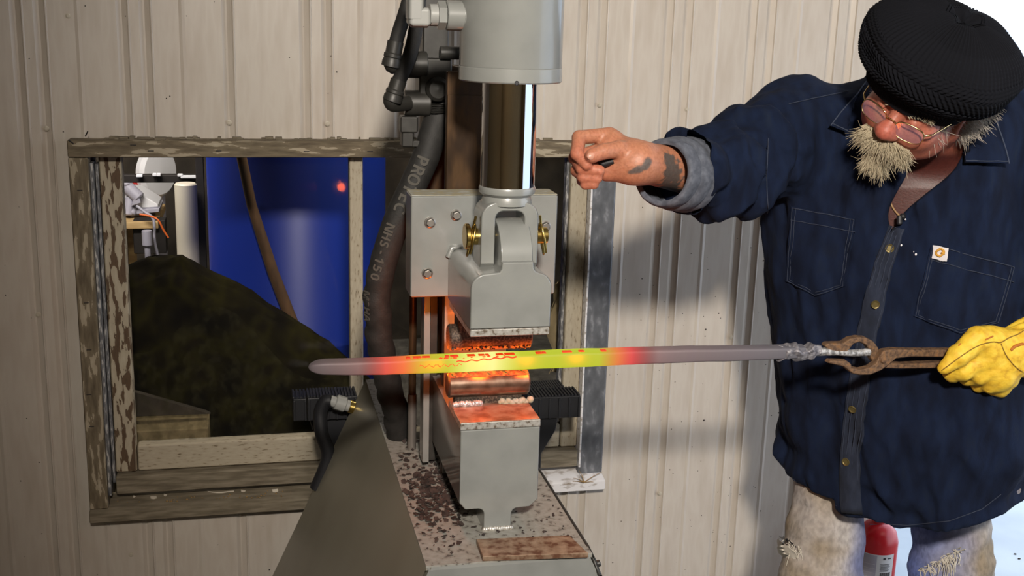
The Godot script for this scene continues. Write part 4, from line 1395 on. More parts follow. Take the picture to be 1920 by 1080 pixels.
func sawhorse(beams: Array, legs: Array, label: String, side: int) -> void:
	var a := oz(beams[0][0], beams[0][2], beams[0][3])
	var b := oz(beams[0][1], beams[0][2], beams[0][3])
	var o := thing("sawhorse", Vector3((a.x + b.x) * 0.5, 0, a.z), label, "sawhorse", "black plastic sawhorses")
	for q in beams:
		a = oz(q[0], q[2], q[3]); b = oz(q[1], q[2], q[3])
		var top := a.y
		var z: float = q[3]
		var mb := MB.new()
		mb.box(Vector3(a.x, top - 0.062, z - 0.035), Vector3(b.x, top - 0.004, z + 0.03), 0.003)
		var n := 16
		for k in n:
			var x := lerpf(a.x + 0.002, b.x - 0.005, float(k) / (n - 1))
			mb.box(Vector3(x - 0.002, top - 0.005, z - 0.034), Vector3(x + 0.003, top, z + 0.029), 0.0008)
		for k in 6:
			var x := lerpf(a.x + 0.001, b.x - 0.007, float(k) / 5)
			mb.box(Vector3(x, top - 0.06, z + 0.0285), Vector3(x + 0.006, top - 0.008, z + 0.034), 0.001)
		part("ribbed_beam", mb, M.black_plastic, o)
		mb = MB.new()
		var mx := lerpf(a.x, b.x, 0.34 if side else 0.55)
		var w := 0.034
		mb.prism(V2([mx - w, top - 0.062, mx + w * 1.1, top - 0.062, mx + w * 0.9, top - 0.10, mx - 0.004, top - 0.16, mx - 0.004, 0.0, mx - 0.034, 0.0, mx - 0.034, top - 0.13]) if side else V2([mx + w, top - 0.062, mx - w * 1.1, top - 0.062, mx - w * 0.9, top - 0.09, mx + 0.01, top - 0.15, mx + 0.01, 0.0, mx + 0.04, 0.0, mx + 0.04, top - 0.13]), z - 0.016, z + 0.016, Transform3D(), 0.003)
		part("leg", mb, M.black_plastic, o)
# ------------------------------------------------------------------ the person
# The skeleton: joints in world coordinates, each read from the photograph at its own depth.
var j_ankle_l := Vector3.ZERO
var j_ankle_r := Vector3.ZERO
var j_cuff_r := Vector3.ZERO
var j_elbow_l := Vector3.ZERO
var j_elbow_r := Vector3.ZERO
var j_hip_l := Vector3.ZERO
var j_hip_r := Vector3.ZERO
var j_knee_l := Vector3.ZERO
var j_knee_r := Vector3.ZERO
var j_neck := Vector3.ZERO
var j_shoulder_l := Vector3.ZERO
var j_shoulder_r := Vector3.ZERO
var j_wrist_l := Vector3.ZERO
var j_wrist_r := Vector3.ZERO
var rings := []          # torso: [height, centre, half width, half depth, facing]
var hd := Basis()        # head axes: x his left, y crown, z face
var hc := Vector3.ZERO
var fold_a := FastNoiseLite.new()
var fold_b := FastNoiseLite.new()

func smin(a: float, b: float, k: float) -> float:
	var h := maxf(k - absf(a - b), 0.0) / k
	return minf(a, b) - h * h * k * 0.25
func cap(p: Vector3, a: Vector3, b: Vector3, ra: float, rb: float) -> float:
	var ab := b - a
	var t := clampf((p - a).dot(ab) / ab.length_squared(), 0.0, 1.0)
	return p.distance_to(a + ab * t) - lerpf(ra, rb, t)
func ell(p: Vector3, c: Vector3, r: Vector3) -> float:
	var q := (p - c) / r
	var k := q.length()
	return (k - 1.0) * minf(r.x, minf(r.y, r.z)) if k < 1.0 else k * (k - 1.0) / maxf((q / r).length(), 1e-6)

func skeleton() -> void:
	j_neck = dp(1768, 275, 2.25)
	j_shoulder_r = dp(1492, 240, 2.31)
	j_elbow_r = dp(1362, 326, 2.16)
	j_cuff_r = dp(1272, 322, 2.05)
	j_wrist_r = dp(1196, 305, 1.985)
	j_shoulder_l = dp(1872, 255, 2.24)
	j_elbow_l = dp(2020, 640, 2.24)
	j_wrist_l = dp(1925, 656, 2.185)
	j_hip_r = dp(1560, 890, 2.53)
	j_hip_l = dp(1785, 890, 2.53)
	j_knee_r = dp(1537, 1080, 2.53) + Vector3(0, -0.06, 0)
	j_knee_l = dp(1788, 1080, 2.54) + Vector3(0, -0.06, 0)
	j_ankle_r = Vector3(j_knee_r.x - 0.01, 0.09, j_knee_r.z - 0.02)
	j_ankle_l = Vector3(j_knee_l.x + 0.02, 0.09, j_knee_l.z - 0.02)
	# torso rings: picture row, left and right outline, depth, turn of the body away from the camera
	for e in [[150, 1640, 1840, 2.25, 2.0], [185, 1545, 1882, 2.26, 2.0], [235, 1482, 1900, 2.27, 2.0], [330, 1442, 1905, 2.285, 2.0], [420, 1433, 1910, 2.30, 3.0], [520, 1441, 1918, 2.325, 9.0], [640, 1455, 1925, 2.36, 15.0], [740, 1464, 1925, 2.39, 20.0],
			[830, 1468, 1918, 2.42, 22.0], [930, 1478, 1900, 2.45, 22.0], [1010, 1486, 1890, 2.475, 22.0], [1090, 1480, 1890, 2.50, 22.0]]:
		e[3] += 0.045 if e[0] < 400 else 0.055
		var c := dp((e[1] + e[2]) * 0.5, e[0], e[3])
		var w: float = (e[2] - e[1]) * 0.5 * e[3] / FL
		var fa := deg_to_rad(32.6 + e[4])   # facing, left of +z
		var s := sin(deg_to_rad(e[4]))
		var cc := cos(deg_to_rad(e[4]))
		var a := w / sqrt(cc * cc + 0.5 * s * s)
		rings.append([c.y, c, a, a * 0.70 if e[0] > 300 else a * 0.6, fa])
	hc = dp(1727, 180, 2.07)
	var cx := cam_basis.x
	var cy := cam_basis.y
	var cz := cam_basis.z
	var f := (-0.671 * cx - 0.444 * cy + 0.594 * cz).normalized()
	var r := (0.72 * cx - 0.58 * cy + 0.38 * cz)
	r = (r - f * r.dot(f)).normalized()
	hd = Basis(r, f.cross(r), f)
	fold_a.seed = 4; fold_a.frequency = 1.0; fold_a.fractal_octaves = 2
	fold_b.seed = 9; fold_b.frequency = 1.0; fold_b.fractal_octaves = 3

# local torso coordinates: x across (1 at the side), y front (1 at the front), z height; and the distance
func torso_at(p: Vector3) -> Array:
	var n := rings.size()
	var i := 0
	while i < n - 2 and p.y < rings[i + 1][0]: i += 1
	var A: Array = rings[i]
	var B: Array = rings[i + 1]
	var t := clampf((A[0] - p.y) / (A[0] - B[0]), 0.0, 1.0)
	var c: Vector3 = A[1].lerp(B[1], t)
	var a := lerpf(A[2], B[2], t)
	var b := lerpf(A[3], B[3], t)
	var fa := lerpf(A[4], B[4], t)
	var dx := p.x - c.x
	var dz := p.z - c.z
	var l := dx * cos(fa) + dz * sin(fa)
	var f := -dx * sin(fa) + dz * cos(fa)
	var q := pow(pow(absf(l / a), 2.4) + pow(absf(f / b), 2.4), 1.0 / 2.4)
	var d := (q - 1.0) * lerpf(b, a, clampf(absf(l / a) / maxf(q, 0.01), 0.0, 1.0))
	var top: float = rings[0][0]
	if p.y > top: d = maxf(d, p.y - top) if d < 0.0 else sqrt(d * d + (p.y - top) * (p.y - top))
	return [l, f, d, a, b]

func folds(p: Vector3, l: float, f: float) -> float:
	var side := l + 0.3 * f
	var n := fold_a.get_noise_3d(side * 9.0, p.y * 2.6 + side * 2.0, f * 5.0) * 0.021      # long drapes
	n += fold_b.get_noise_3d(side * 21.0 + p.y * 5.0, p.y * 6.0, f * 9.0) * 0.010
	var low := smoothstep(1.0, 0.78, p.y)                                                     # slack cloth above the hem
	n += low * 0.013 * sin(p.y * 52.0 + l * 14.0 + 3.0 * fold_a.get_noise_2d(l * 6.0, p.y * 3.0)) * smoothstep(-0.5, 0.3, fold_b.get_noise_2d(l * 3.0, p.y * 4.0))
	return n

func sdf_shirt(p: Vector3) -> float:
	var T := torso_at(p)
	var d: float = T[2]
	d = smin(d, cap(p, j_neck + Vector3(0, -0.075, 0), j_shoulder_r, 0.085, 0.083), 0.08)
	d = smin(d, cap(p, j_neck + Vector3(0, -0.065, 0), j_shoulder_l, 0.085, 0.085), 0.08)
	if d > 0.3: return d - 0.2
	d += folds(p, T[0], T[1])
	# right sleeve, bunched above the rolled cuff
	var sl := minf(cap(p, j_shoulder_r, j_elbow_r, 0.094, 0.090), cap(p, j_elbow_r, j_cuff_r, 0.090, 0.066))
	if sl < 0.06:
		var ax: Vector3 = (j_cuff_r - j_shoulder_r).normalized()
		var s := (p - j_shoulder_r).dot(ax)
		var across := (p - j_shoulder_r - ax * s)
		var w := smoothstep(0.03, 0.14, s)
		var ph := s * 62.0 + across.y * 16.0 + 2.2 * fold_a.get_noise_3d(p.x * 9.0, p.y * 9.0, p.z * 9.0)
		sl += w * (0.0120 * sin(ph) + 0.010 * fold_b.get_noise_3d(p.x * 16.0, p.y * 16.0, p.z * 16.0)) + (1.0 - w) * 0.004 * sin(ph * 0.5)
		sl = maxf(sl, (p - j_cuff_r).dot((j_wrist_r - j_elbow_r).normalized()) - 0.01)
	d = smin(d, sl, 0.045)
	var sm := minf(cap(p, j_shoulder_l, j_elbow_l, 0.088, 0.078), cap(p, j_elbow_l, j_wrist_l, 0.076, 0.055))
	if sm < 0.05: sm += 0.006 * fold_b.get_noise_3d(p.x * 12.0, p.y * 14.0, p.z * 12.0)
	sm = maxf(sm, -(p.x - j_wrist_l.x - 0.012))
	d = smin(d, sm, 0.03)
	# hem, higher at the sides; the right front hangs over the left
	var u: float = clampf(T[0] / T[3], -1.2, 1.2)
	var hem := 0.700 + (0.085 if u > 0.0 else 0.012) * pow(absf(u - 0.05), 2.6) + (0.018 if u < -0.27 and T[1] > 0.0 else 0.0)
	d = maxf(d, hem - p.y)
	# open neck
	if p.y > 1.27 and T[1] > -0.05:
		var open := 0.30 * (p.y - 1.305)
		var mid := 0.015 + 0.06 * smoothstep(1.33, 1.45, p.y)
		d = maxf(d, open - absf(T[0] - mid))
	return d

func sdf_jeans(p: Vector3) -> float:
	var d := cap(p, j_hip_r, j_knee_r, 0.076, 0.093)
	d = minf(d, cap(p, j_knee_r, j_ankle_r, 0.084, 0.07))
	var e := cap(p, j_hip_l, j_knee_l, 0.074, 0.094)
	e = minf(e, cap(p, j_knee_l, j_ankle_l, 0.092, 0.072))
	d = smin(d, e, 0.03)
	var T := torso_at(p)
	d = smin(d, maxf(T[2] + 0.02, maxf(p.y - 0.95, 0.775 - p.y)), 0.03)
	d += 0.009 * fold_b.get_noise_3d(p.x * 7.0, p.y * 11.0, p.z * 7.0) + 0.004 * fold_a.get_noise_3d(p.x * 22.0, p.y * 26.0, p.z * 22.0)
	return maxf(d, 0.045 - p.y)

func sdf_head(p: Vector3) -> float:   # in head axes
	var side := p.x   # his right ear is under the cap
	p.x = absf(p.x)
	var d := ell(p, Vector3(0, 0.03, -0.012), Vector3(0.078, 0.102, 0.098))
	d = smin(d, ell(p, Vector3(0, -0.050, 0.030), Vector3(0.063, 0.072, 0.064)), 0.04)
	d = smin(d, ell(p, Vector3(0.054, -0.058, 0.012), Vector3(0.026, 0.034, 0.036)), 0.03)
	d = smin(d, ell(p, Vector3(0.040, -0.030, 0.058), Vector3(0.030, 0.028, 0.026)), 0.02)
	d = smin(d, cap(p, Vector3(0, 0.018, 0.082), Vector3(0.042, 0.016, 0.072), 0.014, 0.012), 0.016)
	d = -smin(-d, ell(p, Vector3(0.031, -0.004, 0.103), Vector3(0.019, 0.013, 0.018)), 0.012)
	d = smin(d, ell(p, Vector3(0.031, -0.005, 0.080), Vector3(0.0135, 0.0115, 0.0125)), 0.004)
	var nose := cap(p, Vector3(0, 0.006, 0.086), Vector3(0, -0.026, 0.108), 0.0095, 0.0135)
	nose = smin(nose, ell(p, Vector3(0, -0.031, 0.112), Vector3(0.0165, 0.0145, 0.0155)), 0.012)
	nose = smin(nose, ell(p, Vector3(0.0145, -0.036, 0.100), Vector3(0.0095, 0.010, 0.012)), 0.008)
	nose = maxf(nose, -(p - Vector3(0.0075, -0.047, 0.106)).length() + 0.0045)
	d = smin(d, nose, 0.010)
	d = smin(d, cap(p, Vector3(0, -0.064, 0.088), Vector3(0.022, -0.068, 0.080), 0.0075, 0.005), 0.007)
	d = smin(d, cap(p, Vector3(0, -0.077, 0.086), Vector3(0.018, -0.077, 0.081), 0.0075, 0.005), 0.007)
	d = smin(d, ell(p, Vector3(0, -0.104, 0.070), Vector3(0.024, 0.020, 0.022)), 0.02)
	if side < 0.0: return d
	var ear := ell(p, Vector3(0.084, -0.022, -0.014), Vector3(0.010, 0.033, 0.021))
	ear = maxf(ear, -ell(p, Vector3(0.094, -0.018, -0.010), Vector3(0.008, 0.020, 0.011)))
	return smin(d, ear, 0.008)

var fing := []
func hand_joints() -> void:
	# right fist seen from the thumb side: chains of joints with their radii
	for c in [
			[[1142, 252, 2.005, 0.0125], [1086, 258, 1.985, 0.0125], [1082, 288, 1.962, 0.0115], [1100, 309, 1.950, 0.0098]],
			[[1140, 275, 2.020, 0.0125], [1079, 296, 1.995, 0.0120], [1092, 316, 1.966, 0.0112], [1124, 320, 1.958, 0.0098]],
			[[1143, 298, 2.022, 0.0120], [1082, 320, 1.998, 0.0112], [1094, 332, 1.972, 0.0105], [1120, 334, 1.964, 0.0092]],
			[[1150, 318, 2.018, 0.0110], [1092, 338, 2.000, 0.0100], [1098, 345, 1.978, 0.0095], [1114, 346, 1.970, 0.0085]],
			[[1188, 290, 1.985, 0.0165], [1160, 280, 1.962, 0.0150], [1132, 284, 1.945, 0.0135], [1110, 292, 1.938, 0.0125]]]:
		var q := []
		for e in c: q.append([dp(e[0], e[1], e[2]), e[3]])
		fing.append(q)

func sdf_arm(p: Vector3) -> float:   # bare right forearm and fist
	var w: Vector3 = j_wrist_r
	var d := cap(p, j_elbow_r, w, 0.056, 0.0315)
	if p.distance_to(w) > 0.16: return d
	var palm := cap(p, w, dp(1150, 283, 2.004), 0.029, 0.030)
	palm = smin(palm, cap(p, dp(1172, 312, 1.99), dp(1140, 318, 1.995), 0.024, 0.020), 0.018)
	palm = smin(palm, cap(p, dp(1146, 262, 2.006), dp(1146, 316, 2.012), 0.017, 0.014), 0.014)
	d = smin(d, palm, 0.03)
	var fd := d
	for k in 5:
		var q: Array = fing[k]
		var e := 1.0
		for i in 3:
			e = smin(e, cap(p, q[i][0], q[i + 1][0], q[i][1], q[i + 1][1]), 0.003)
		if k < 4:
			fd = smin(fd, smin(e, d, 0.008), 0.0016)
		else:
			fd = smin(fd, smin(e, d, 0.010), 0.002)
	return fd

func sdf_body(p: Vector3) -> float:
	var T := torso_at(p)
	var d: float = T[2] + 0.022
	d = maxf(d, 0.78 - p.y)
	d = smin(d, cap(p, j_neck + Vector3(0, -0.085, 0), j_shoulder_r, 0.06, 0.055), 0.06)
	d = smin(d, cap(p, j_neck + Vector3(0, -0.085, 0), j_shoulder_l, 0.06, 0.055), 0.06)
	d = smin(d, cap(p, j_shoulder_r, j_elbow_r, 0.058, 0.054), 0.03)
	d = smin(d, cap(p, j_shoulder_l, j_elbow_l, 0.056, 0.05), 0.03)
	d = smin(d, cap(p, j_elbow_l, j_wrist_l, 0.05, 0.03), 0.03)
	d = smin(d, cap(p, j_wrist_l, dp(1870, 672, 2.19), 0.03, 0.028), 0.02)
	d = smin(d, cap(p, j_hip_r, j_knee_r, 0.075, 0.062), 0.03)
	d = smin(d, cap(p, j_knee_r, j_ankle_r, 0.062, 0.04), 0.03)
	d = smin(d, cap(p, j_hip_l, j_knee_l, 0.078, 0.066), 0.03)
	d = smin(d, cap(p, j_knee_l, j_ankle_l, 0.066, 0.04), 0.03)
	d = smin(d, cap(p, j_ankle_r, j_ankle_r + Vector3(-0.08, -0.05, 0.08), 0.04, 0.03), 0.02)
	d = smin(d, cap(p, j_ankle_l, j_ankle_l + Vector3(-0.07, -0.05, 0.09), 0.04, 0.03), 0.02)
	d = smin(d, cap(p, j_elbow_r, j_wrist_r, 0.056, 0.0315), 0.02)
	return d

func sdf_top(p: Vector3) -> float:   # head, neck and upper chest
	var d := sdf_head(hd.inverse() * (p - hc))
	d = smin(d, cap(p, hc + hd * Vector3(0, -0.035, -0.030), j_neck + Vector3(0, -0.045, 0), 0.062, 0.068), 0.035)
	var T := torso_at(p)
	var b: float = T[2] + 0.022
	b = smin(b, cap(p, j_neck + Vector3(0, -0.085, 0), j_shoulder_r, 0.06, 0.055), 0.06)
	b = smin(b, cap(p, j_neck + Vector3(0, -0.085, 0), j_shoulder_l, 0.06, 0.055), 0.06)
	return smin(d, b, 0.04)

# where a line of sight meets a piece of clothing, and the outward direction there
func surf(f: Callable, px: float, py: float, lift := 0.0, from := 1.95) -> Vector3:
	var d := ray(px, py)
	var ln := d.length()
	var z := from
	for k in 60:
		var e: float = f.call(CAM + d * z)
		if e < 0.0008: break
		z += clampf(e * 0.55, 0.0006, 0.06) / ln
		if z > 2.75: break
	var p := CAM + d * z
	if lift != 0.0: p += slope(f, p) * lift
	return p
func slope(f: Callable, p: Vector3) -> Vector3:
	var h := 0.004
	var b: float = f.call(p)
	return Vector3(f.call(p + Vector3(h, 0, 0)) - b, f.call(p + Vector3(0, h, 0)) - b, f.call(p + Vector3(0, 0, h)) - b).normalized()
# a cloth patch over a surface: corners in the picture, rows x columns of points laid on the cloth
func laid(f: Callable, tl: Vector2, tr: Vector2, br: Vector2, bl: Vector2, rows: int, cols: int, lift: float, point := Vector2.ZERO) -> Array:
	var g := []
	for i in rows:
		var row := PackedVector3Array()
		for j in cols:
			var u := float(j) / (cols - 1)
			var v := float(i) / (rows - 1)
			var q := tl.lerp(tr, u).lerp(bl.lerp(br, u), v)
			q += point * v * (1.0 - absf(2.0 * u - 1.0))
			row.append(surf(f, q.x, q.y, lift))
		g.append(row)
	return g
func stitched(f: Callable, pts: Array, o: Node, lift := 0.0015, r := 0.0009, m: Material = null) -> void:
	var line := PackedVector3Array()
	for i in range(0, pts.size() - 2, 2):
		var a := Vector2(pts[i], pts[i + 1])
		var b := Vector2(pts[i + 2], pts[i + 3])
		var n := maxi(2, int(a.distance_to(b) / 9.0))
		for k in n: 
			var q := a.lerp(b, float(k) / n)
			line.append(surf(f, q.x, q.y, lift))
	line.append(surf(f, pts[pts.size() - 2], pts[pts.size() - 1], lift))
	var mb := MB.new()
	mb.tube(line, PackedFloat32Array([r]), 6)
	part("stitching", mb, m if m else M.thread, o)

func hairs(mb: MB, n: int, root: Callable, dir: Callable, len0: float, len1: float, r: float, curl := 0.25) -> void:
	for k in n:
		var a: Vector3 = root.call(k)
		var d: Vector3 = dir.call(a)
		d = (d + Vector3(rng.randfn(0, 0.22), rng.randfn(0, 0.22), rng.randfn(0, 0.22))).normalized()
		var L := rng.randf_range(len0, len1)
		var bend := Vector3(rng.randfn(0, curl), rng.randfn(0, curl), rng.randfn(0, curl))
		var pts := PackedVector3Array()
		for i in 4:
			var t := i / 3.0
			pts.append(hc + hd * (a + d * L * t + bend * L * t * t))
		mb.tube(pts, PackedFloat32Array([r, r, r * 0.8, r * 0.25]), 4, false)

func person() -> void:
	skeleton()
	hand_joints()
	var o := thing("person", Vector3(rings[8][1].x, 0, rings[8][1].z), "person in dark denim shirt and black knitted cap leaning towards the press with tongs", "person")
	# ---- the body, one continuous skin
	var mb := MB.new()
	mb.colored = true
	var lin := func(r: float, g: float, b: float) -> Color: return rgb(r, g, b).srgb_to_linear()
	var skin_arm: Color = lin.call(180, 122, 94)
	var skin_face: Color = lin.call(168, 100, 80)
	var skin_nose: Color = lin.call(184, 94, 80)
	var skin_neck_shade: Color = lin.call(74, 36, 30)  # shade of the head on the neck, put into the skin colour
	var ink: Color = lin.call(92, 84, 80)
	var ink_pts := []
	for q in [[1180, 324], [1198, 318], [1211, 312], [1216, 303]]: ink_pts.append(surf(sdf_arm, q[0], q[1], 0.0, 1.8))
	var ink2 := []
	for q in [[1254, 300], [1257, 322], [1250, 346], [1262, 358], [1264, 312]]: ink2.append(surf(sdf_arm, q[0], q[1], 0.0, 1.8))
	var down: Vector3 = (j_wrist_r - j_elbow_r).normalized()
	var is_arm := func(p: Vector3) -> bool: return (p - j_cuff_r).dot(down) > -0.03 and p.x < 0.95
	var is_top := func(p: Vector3) -> bool: return p.y > 1.24 and Vector2(p.x - j_neck.x, p.z - j_neck.z - 0.04).length() < 0.36
	mb.field(sdf_body, Vector3(0.9, -0.01, 0.45), Vector3(1.75, 1.72, 1.22), 0.014, func(_p: Vector3) -> Color: return skin_arm, func(p: Vector3) -> bool: return not is_arm.call(p) and not is_top.call(p))
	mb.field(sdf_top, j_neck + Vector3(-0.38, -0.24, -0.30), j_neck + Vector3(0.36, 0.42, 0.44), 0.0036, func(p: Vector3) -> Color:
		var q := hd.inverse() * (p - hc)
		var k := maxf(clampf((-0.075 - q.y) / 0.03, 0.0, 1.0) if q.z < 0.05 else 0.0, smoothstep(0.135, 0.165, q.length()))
		var c := skin_face.lerp(skin_neck_shade, k)
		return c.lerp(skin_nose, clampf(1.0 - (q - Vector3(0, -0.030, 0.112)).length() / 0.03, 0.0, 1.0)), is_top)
	mb.field(sdf_arm, Vector3(0.50, 1.34, 0.80), Vector3(0.93, 1.56, 1.08), 0.0028, func(p: Vector3) -> Color:
		var d := 1.0
		for i in ink_pts.size() - 1: d = minf(d, cap(p, ink_pts[i], ink_pts[i + 1], 0.003 if i < 2 else 0.007, 0.007))
		var n := fold_b.get_noise_3d(p.x * 70.0, p.y * 70.0, p.z * 70.0)
		for i in ink2.size() - 1: d = minf(d, cap(p, ink2[i], ink2[i + 1], 0.014, 0.014) + n * 0.014)
		var red := clampf(1.0 - (p - fing[1][2][0]).length() / 0.06, 0.0, 0.5)
		return skin_arm.lerp(skin_nose, red * 0.7).lerp(ink, 1.0 - smoothstep(-0.002, 0.0025, d)), is_arm)
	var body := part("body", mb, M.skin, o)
	# nail of the thumb, creases of the hand
	mb = MB.new()
	var tn: Vector3 = fing[4][3][0]
	var td: Vector3 = (fing[4][3][0] - fing[4][2][0]).normalized()
	var to_cam := (CAM - tn).normalized()
	var nb := Basis(td, (to_cam.cross(td)).normalized(), to_cam)
	mb.ball(tn + to_cam * 0.0092 + td * 0.001, 0.0078, 14, Vector3.ONE)
	for i in mb.v.size():
		var q := nb.inverse() * (mb.v[i] - tn)
		mb.v[i] = tn + nb * Vector3(q.x * 1.05, q.y * 0.9, 0.0095 + (q.z - 0.0092) * 0.45 - q.y * q.y * 22.0)
	mb.renormal(0)
	part("thumb_nail", mb, M.nail, body)
	# small dark control held in the fist
	mb = MB.new()
	mb.tube(PackedVector3Array([dp(1120, 296, 1.972), dp(1132, 308, 1.968), dp(1150, 302, 1.966)]), PackedFloat32Array([0.006, 0.008, 0.005]), 12)
	tag(part("pocket_knob", mb, M.black_plastic), "small dark object held inside the bare right fist", "handle")
	# ---- shirt
	mb = MB.new()
	mb.field(sdf_shirt, Vector3(0.68, 0.58, 0.42), Vector3(1.72, 1.66, 1.22), 0.0068)
	var shirt := part("shirt", mb, M.denim, o)
	var f := sdf_shirt
	# rolled cuff
	var fore: Vector3 = (j_wrist_r - j_elbow_r).normalized()
	var cf: Vector3 = j_cuff_r
	mb = MB.new()
	var prof := PackedVector2Array()
	for e in [[0.050, 0.058], [0.056, 0.062], [0.0605, 0.058], [0.0625, 0.045], [0.0615, 0.030], [0.0600, 0.027], [0.0645, 0.024], [0.0668, 0.012], [0.0660, -0.004], [0.0635, -0.009], [0.0672, -0.013], [0.0690, -0.024], [0.066, -0.032], [0.055, -0.034]]: prof.append(Vector2(e[0], e[1]))
	mb.lathe(prof, MB.along(cf - fore * 0.004, (fore + Vector3(0.0, 0.0, 0.18)).normalized()), 48, 60.0)
	for i in mb.v.size(): mb.v[i] += (mb.v[i] - cf).normalized() * (0.003 * fold_b.get_noise_3d(mb.v[i].x * 26.0, mb.v[i].y * 26.0, mb.v[i].z * 26.0)) + Vector3(0, -0.004, 0)
	mb.renormal(0)
	part("rolled_cuff", mb, M.denim_light, shirt)
	# front placket with its seams and buttons
	var pl := [[1667, 424, 1696, 430], [1641, 487, 1674, 498], [1622, 558, 1659, 565], [1607, 632, 1644, 632], [1593, 706, 1633, 702], [1583, 780, 1622, 780], [1577, 850, 1613, 850], [1575, 930, 1613, 930], [1585, 1000, 1622, 1002]]
	var g := []
	for i in 46:
		var t := i / 45.0 * (pl.size() - 1)
		var k := mini(int(t), pl.size() - 2)
		var fr := t - k
		var row := PackedVector3Array()
		for j in 6:
			var u := j / 5.0
			row.append(surf(f, lerpf(lerpf(pl[k][0], pl[k][2], u), lerpf(pl[k + 1][0], pl[k + 1][2], u), fr), lerpf(lerpf(pl[k][1], pl[k][3], u), lerpf(pl[k + 1][1], pl[k + 1][3], u), fr), 0.0035))
		g.append(row)
	mb = MB.new()
	mb.sheet(g, 0.004, [cam_basis.z])
	part("placket", mb, M.placket, shirt)
	for e in [0.10, 0.34, 0.62, 0.90]:
		var line := PackedVector3Array()
		for row in g: line.append(row[0].lerp(row[5], e) + cam_basis.z * 0.0006)
		mb = MB.new()
		mb.tube(line, PackedFloat32Array([0.0009]), 6)
		part("stitching", mb, M.thread, shirt)
	for e in [[1667, 465], [1640, 570], [1611, 700], [1600, 765], [1588, 865]]:
		if e[1] == 700: continue
		var p := surf(f, e[0], e[1], 0.004)
		var n := slope(f, p)
		mb = MB.new()
		mb.lathe(V2([0, 0, 0.0078, 0.0, 0.0085, 0.0012, 0.0078, 0.0026, 0.0058, 0.0022, 0.005, 0.0014, 0, 0.0014]), MB.along(p, n), 20)
		part("button", mb, M.button, shirt)
	# pockets
	for e in [[Vector2(1485, 386), Vector2(1604, 408), Vector2(1586, 536), Vector2(1474, 526), Vector2(0, 24), Vector2(0, 26)], [Vector2(1746, 456), Vector2(1902, 498), Vector2(1872, 604), Vector2(1713, 592), Vector2(8, 28), Vector2(-4, 30)]]:
		mb = MB.new()
		mb.sheet(laid(f, e[0], e[1], e[2], e[3], 12, 11, 0.0032, e[4]), 0.003, [cam_basis.z])
		var pk := part("pocket", mb, M.denim, shirt)
		var tl: Vector2 = e[0]
		var tr: Vector2 = e[1]
		var br: Vector2 = e[2]
		var bl: Vector2 = e[3]
		var bm: Vector2 = (bl + br) * 0.5 + e[4]
		var off: Vector2 = e[5]
		stitched(f, [tl.x + 3, tl.y + 3, tr.x - 3, tr.y + 3], pk, 0.0042)
		stitched(f, [tl.x + off.x * 0.3, tl.y + off.y, tr.x + off.x, tr.y + off.y], pk, 0.0042, 0.0008)
		for s in [0.0, 5.0]:
			stitched(f, [tl.x + 3 + s, tl.y + 3, bl.x + 3 + s, bl.y - s * 0.4, bm.x, bm.y - 3 - s, br.x - 3 - s, br.y - s * 0.4, tr.x - 3 - s, tr.y + 3], pk, 0.0042, 0.0007)
	# woven label on the pocket: white square with a golden swirl
	mb = MB.new()
	mb.sheet(laid(f, Vector2(1749, 458), Vector2(1777, 465), Vector2(1773, 489), Vector2(1746, 482), 4, 4, 0.0062), 0.0015, [cam_basis.z])
	var lb := part("woven_label", mb, M.patch_white, shirt)
	mb = MB.new()
	var sw := PackedVector3Array()
	for k in 15:
		var a := deg_to_rad(-40.0 + 270.0 * k / 14.0)
		sw.append(surf(f, 1762.5 + 6.0 * cos(a), 471.0 - 6.0 * sin(a), 0.0072))
	for k in 5: sw.append(surf(f, 1763.0 + 1.6 * k, 478.0 - 1.2 * k, 0.0072))
	mb.tube(sw, PackedFloat32Array([0.0022]), 8)
	mb.tube(PackedVector3Array([surf(f, 1765, 471, 0.0072), surf(f, 1768, 474, 0.0072)]), PackedFloat32Array([0.003]), 8)
	part("swirl_emblem", mb, M.patch_gold, lb)
	mb = MB.new()
	for k in 6: mb.tube(PackedVector3Array([surf(f, 1751.5 + k * 3.2, 484.6 + k * 0.75, 0.0072), surf(f, 1753.2 + k * 3.2, 485.0 + k * 0.75, 0.0072)]), PackedFloat32Array([0.0009]), 5)
	part("label_print", mb, M.ink, lb)
	for e in [[1690, 460, 0.0022], [1717, 477, 0.0026], [1713, 472, 0.0012]]:
		mb = MB.new()
		mb.ball(surf(f, e[0], e[1], 0.001), e[2], 8, Vector3(0.9, 1.2, 0.6))
		part("lint_speck", mb, M.white, shirt)
	# long seams: shoulder yoke, armhole, hem
	stitched(f, [1478, 196, 1530, 184, 1590, 172], shirt)
	stitched(f, [1440, 260, 1436, 330, 1440, 400], shirt)
	stitched(f, [1486, 896, 1524, 930, 1568, 948], shirt, 0.0015, 0.0008)
	stitched(f, [1630, 982, 1700, 985, 1780, 976, 1840, 954, 1876, 926], shirt, 0.0015, 0.0008)
	# collar flaps and the turned edges of the open neck
	for e in [[Vector2(1622, 160), Vector2(1600, 190), Vector2(1588, 262), Vector2(1549, 248)], [Vector2(1800, 255), Vector2(1866, 232), Vector2(1879, 318), Vector2(1800, 316)]]:
		mb = MB.new()
		var cg := laid(f, e[0], e[1], e[2], e[3], 9, 9, 0.006, Vector2.ZERO)
		for i in 9:
			for j in 9: cg[i][j] += (cam_basis.z * 0.6 + Vector3(0, 0.4, 0)) * (0.004 + 0.020 * smoothstep(0.0, 1.0, i / 8.0))
		mb.sheet(cg, 0.005, [cam_basis.z])
		var col := part("collar", mb, M.denim, shirt)
		var edge := PackedVector3Array()
		for j in 9: edge.append(cg[8][j] + (cg[7][j] - cg[8][j]) * 0.35 + cam_basis.z * 0.0008)
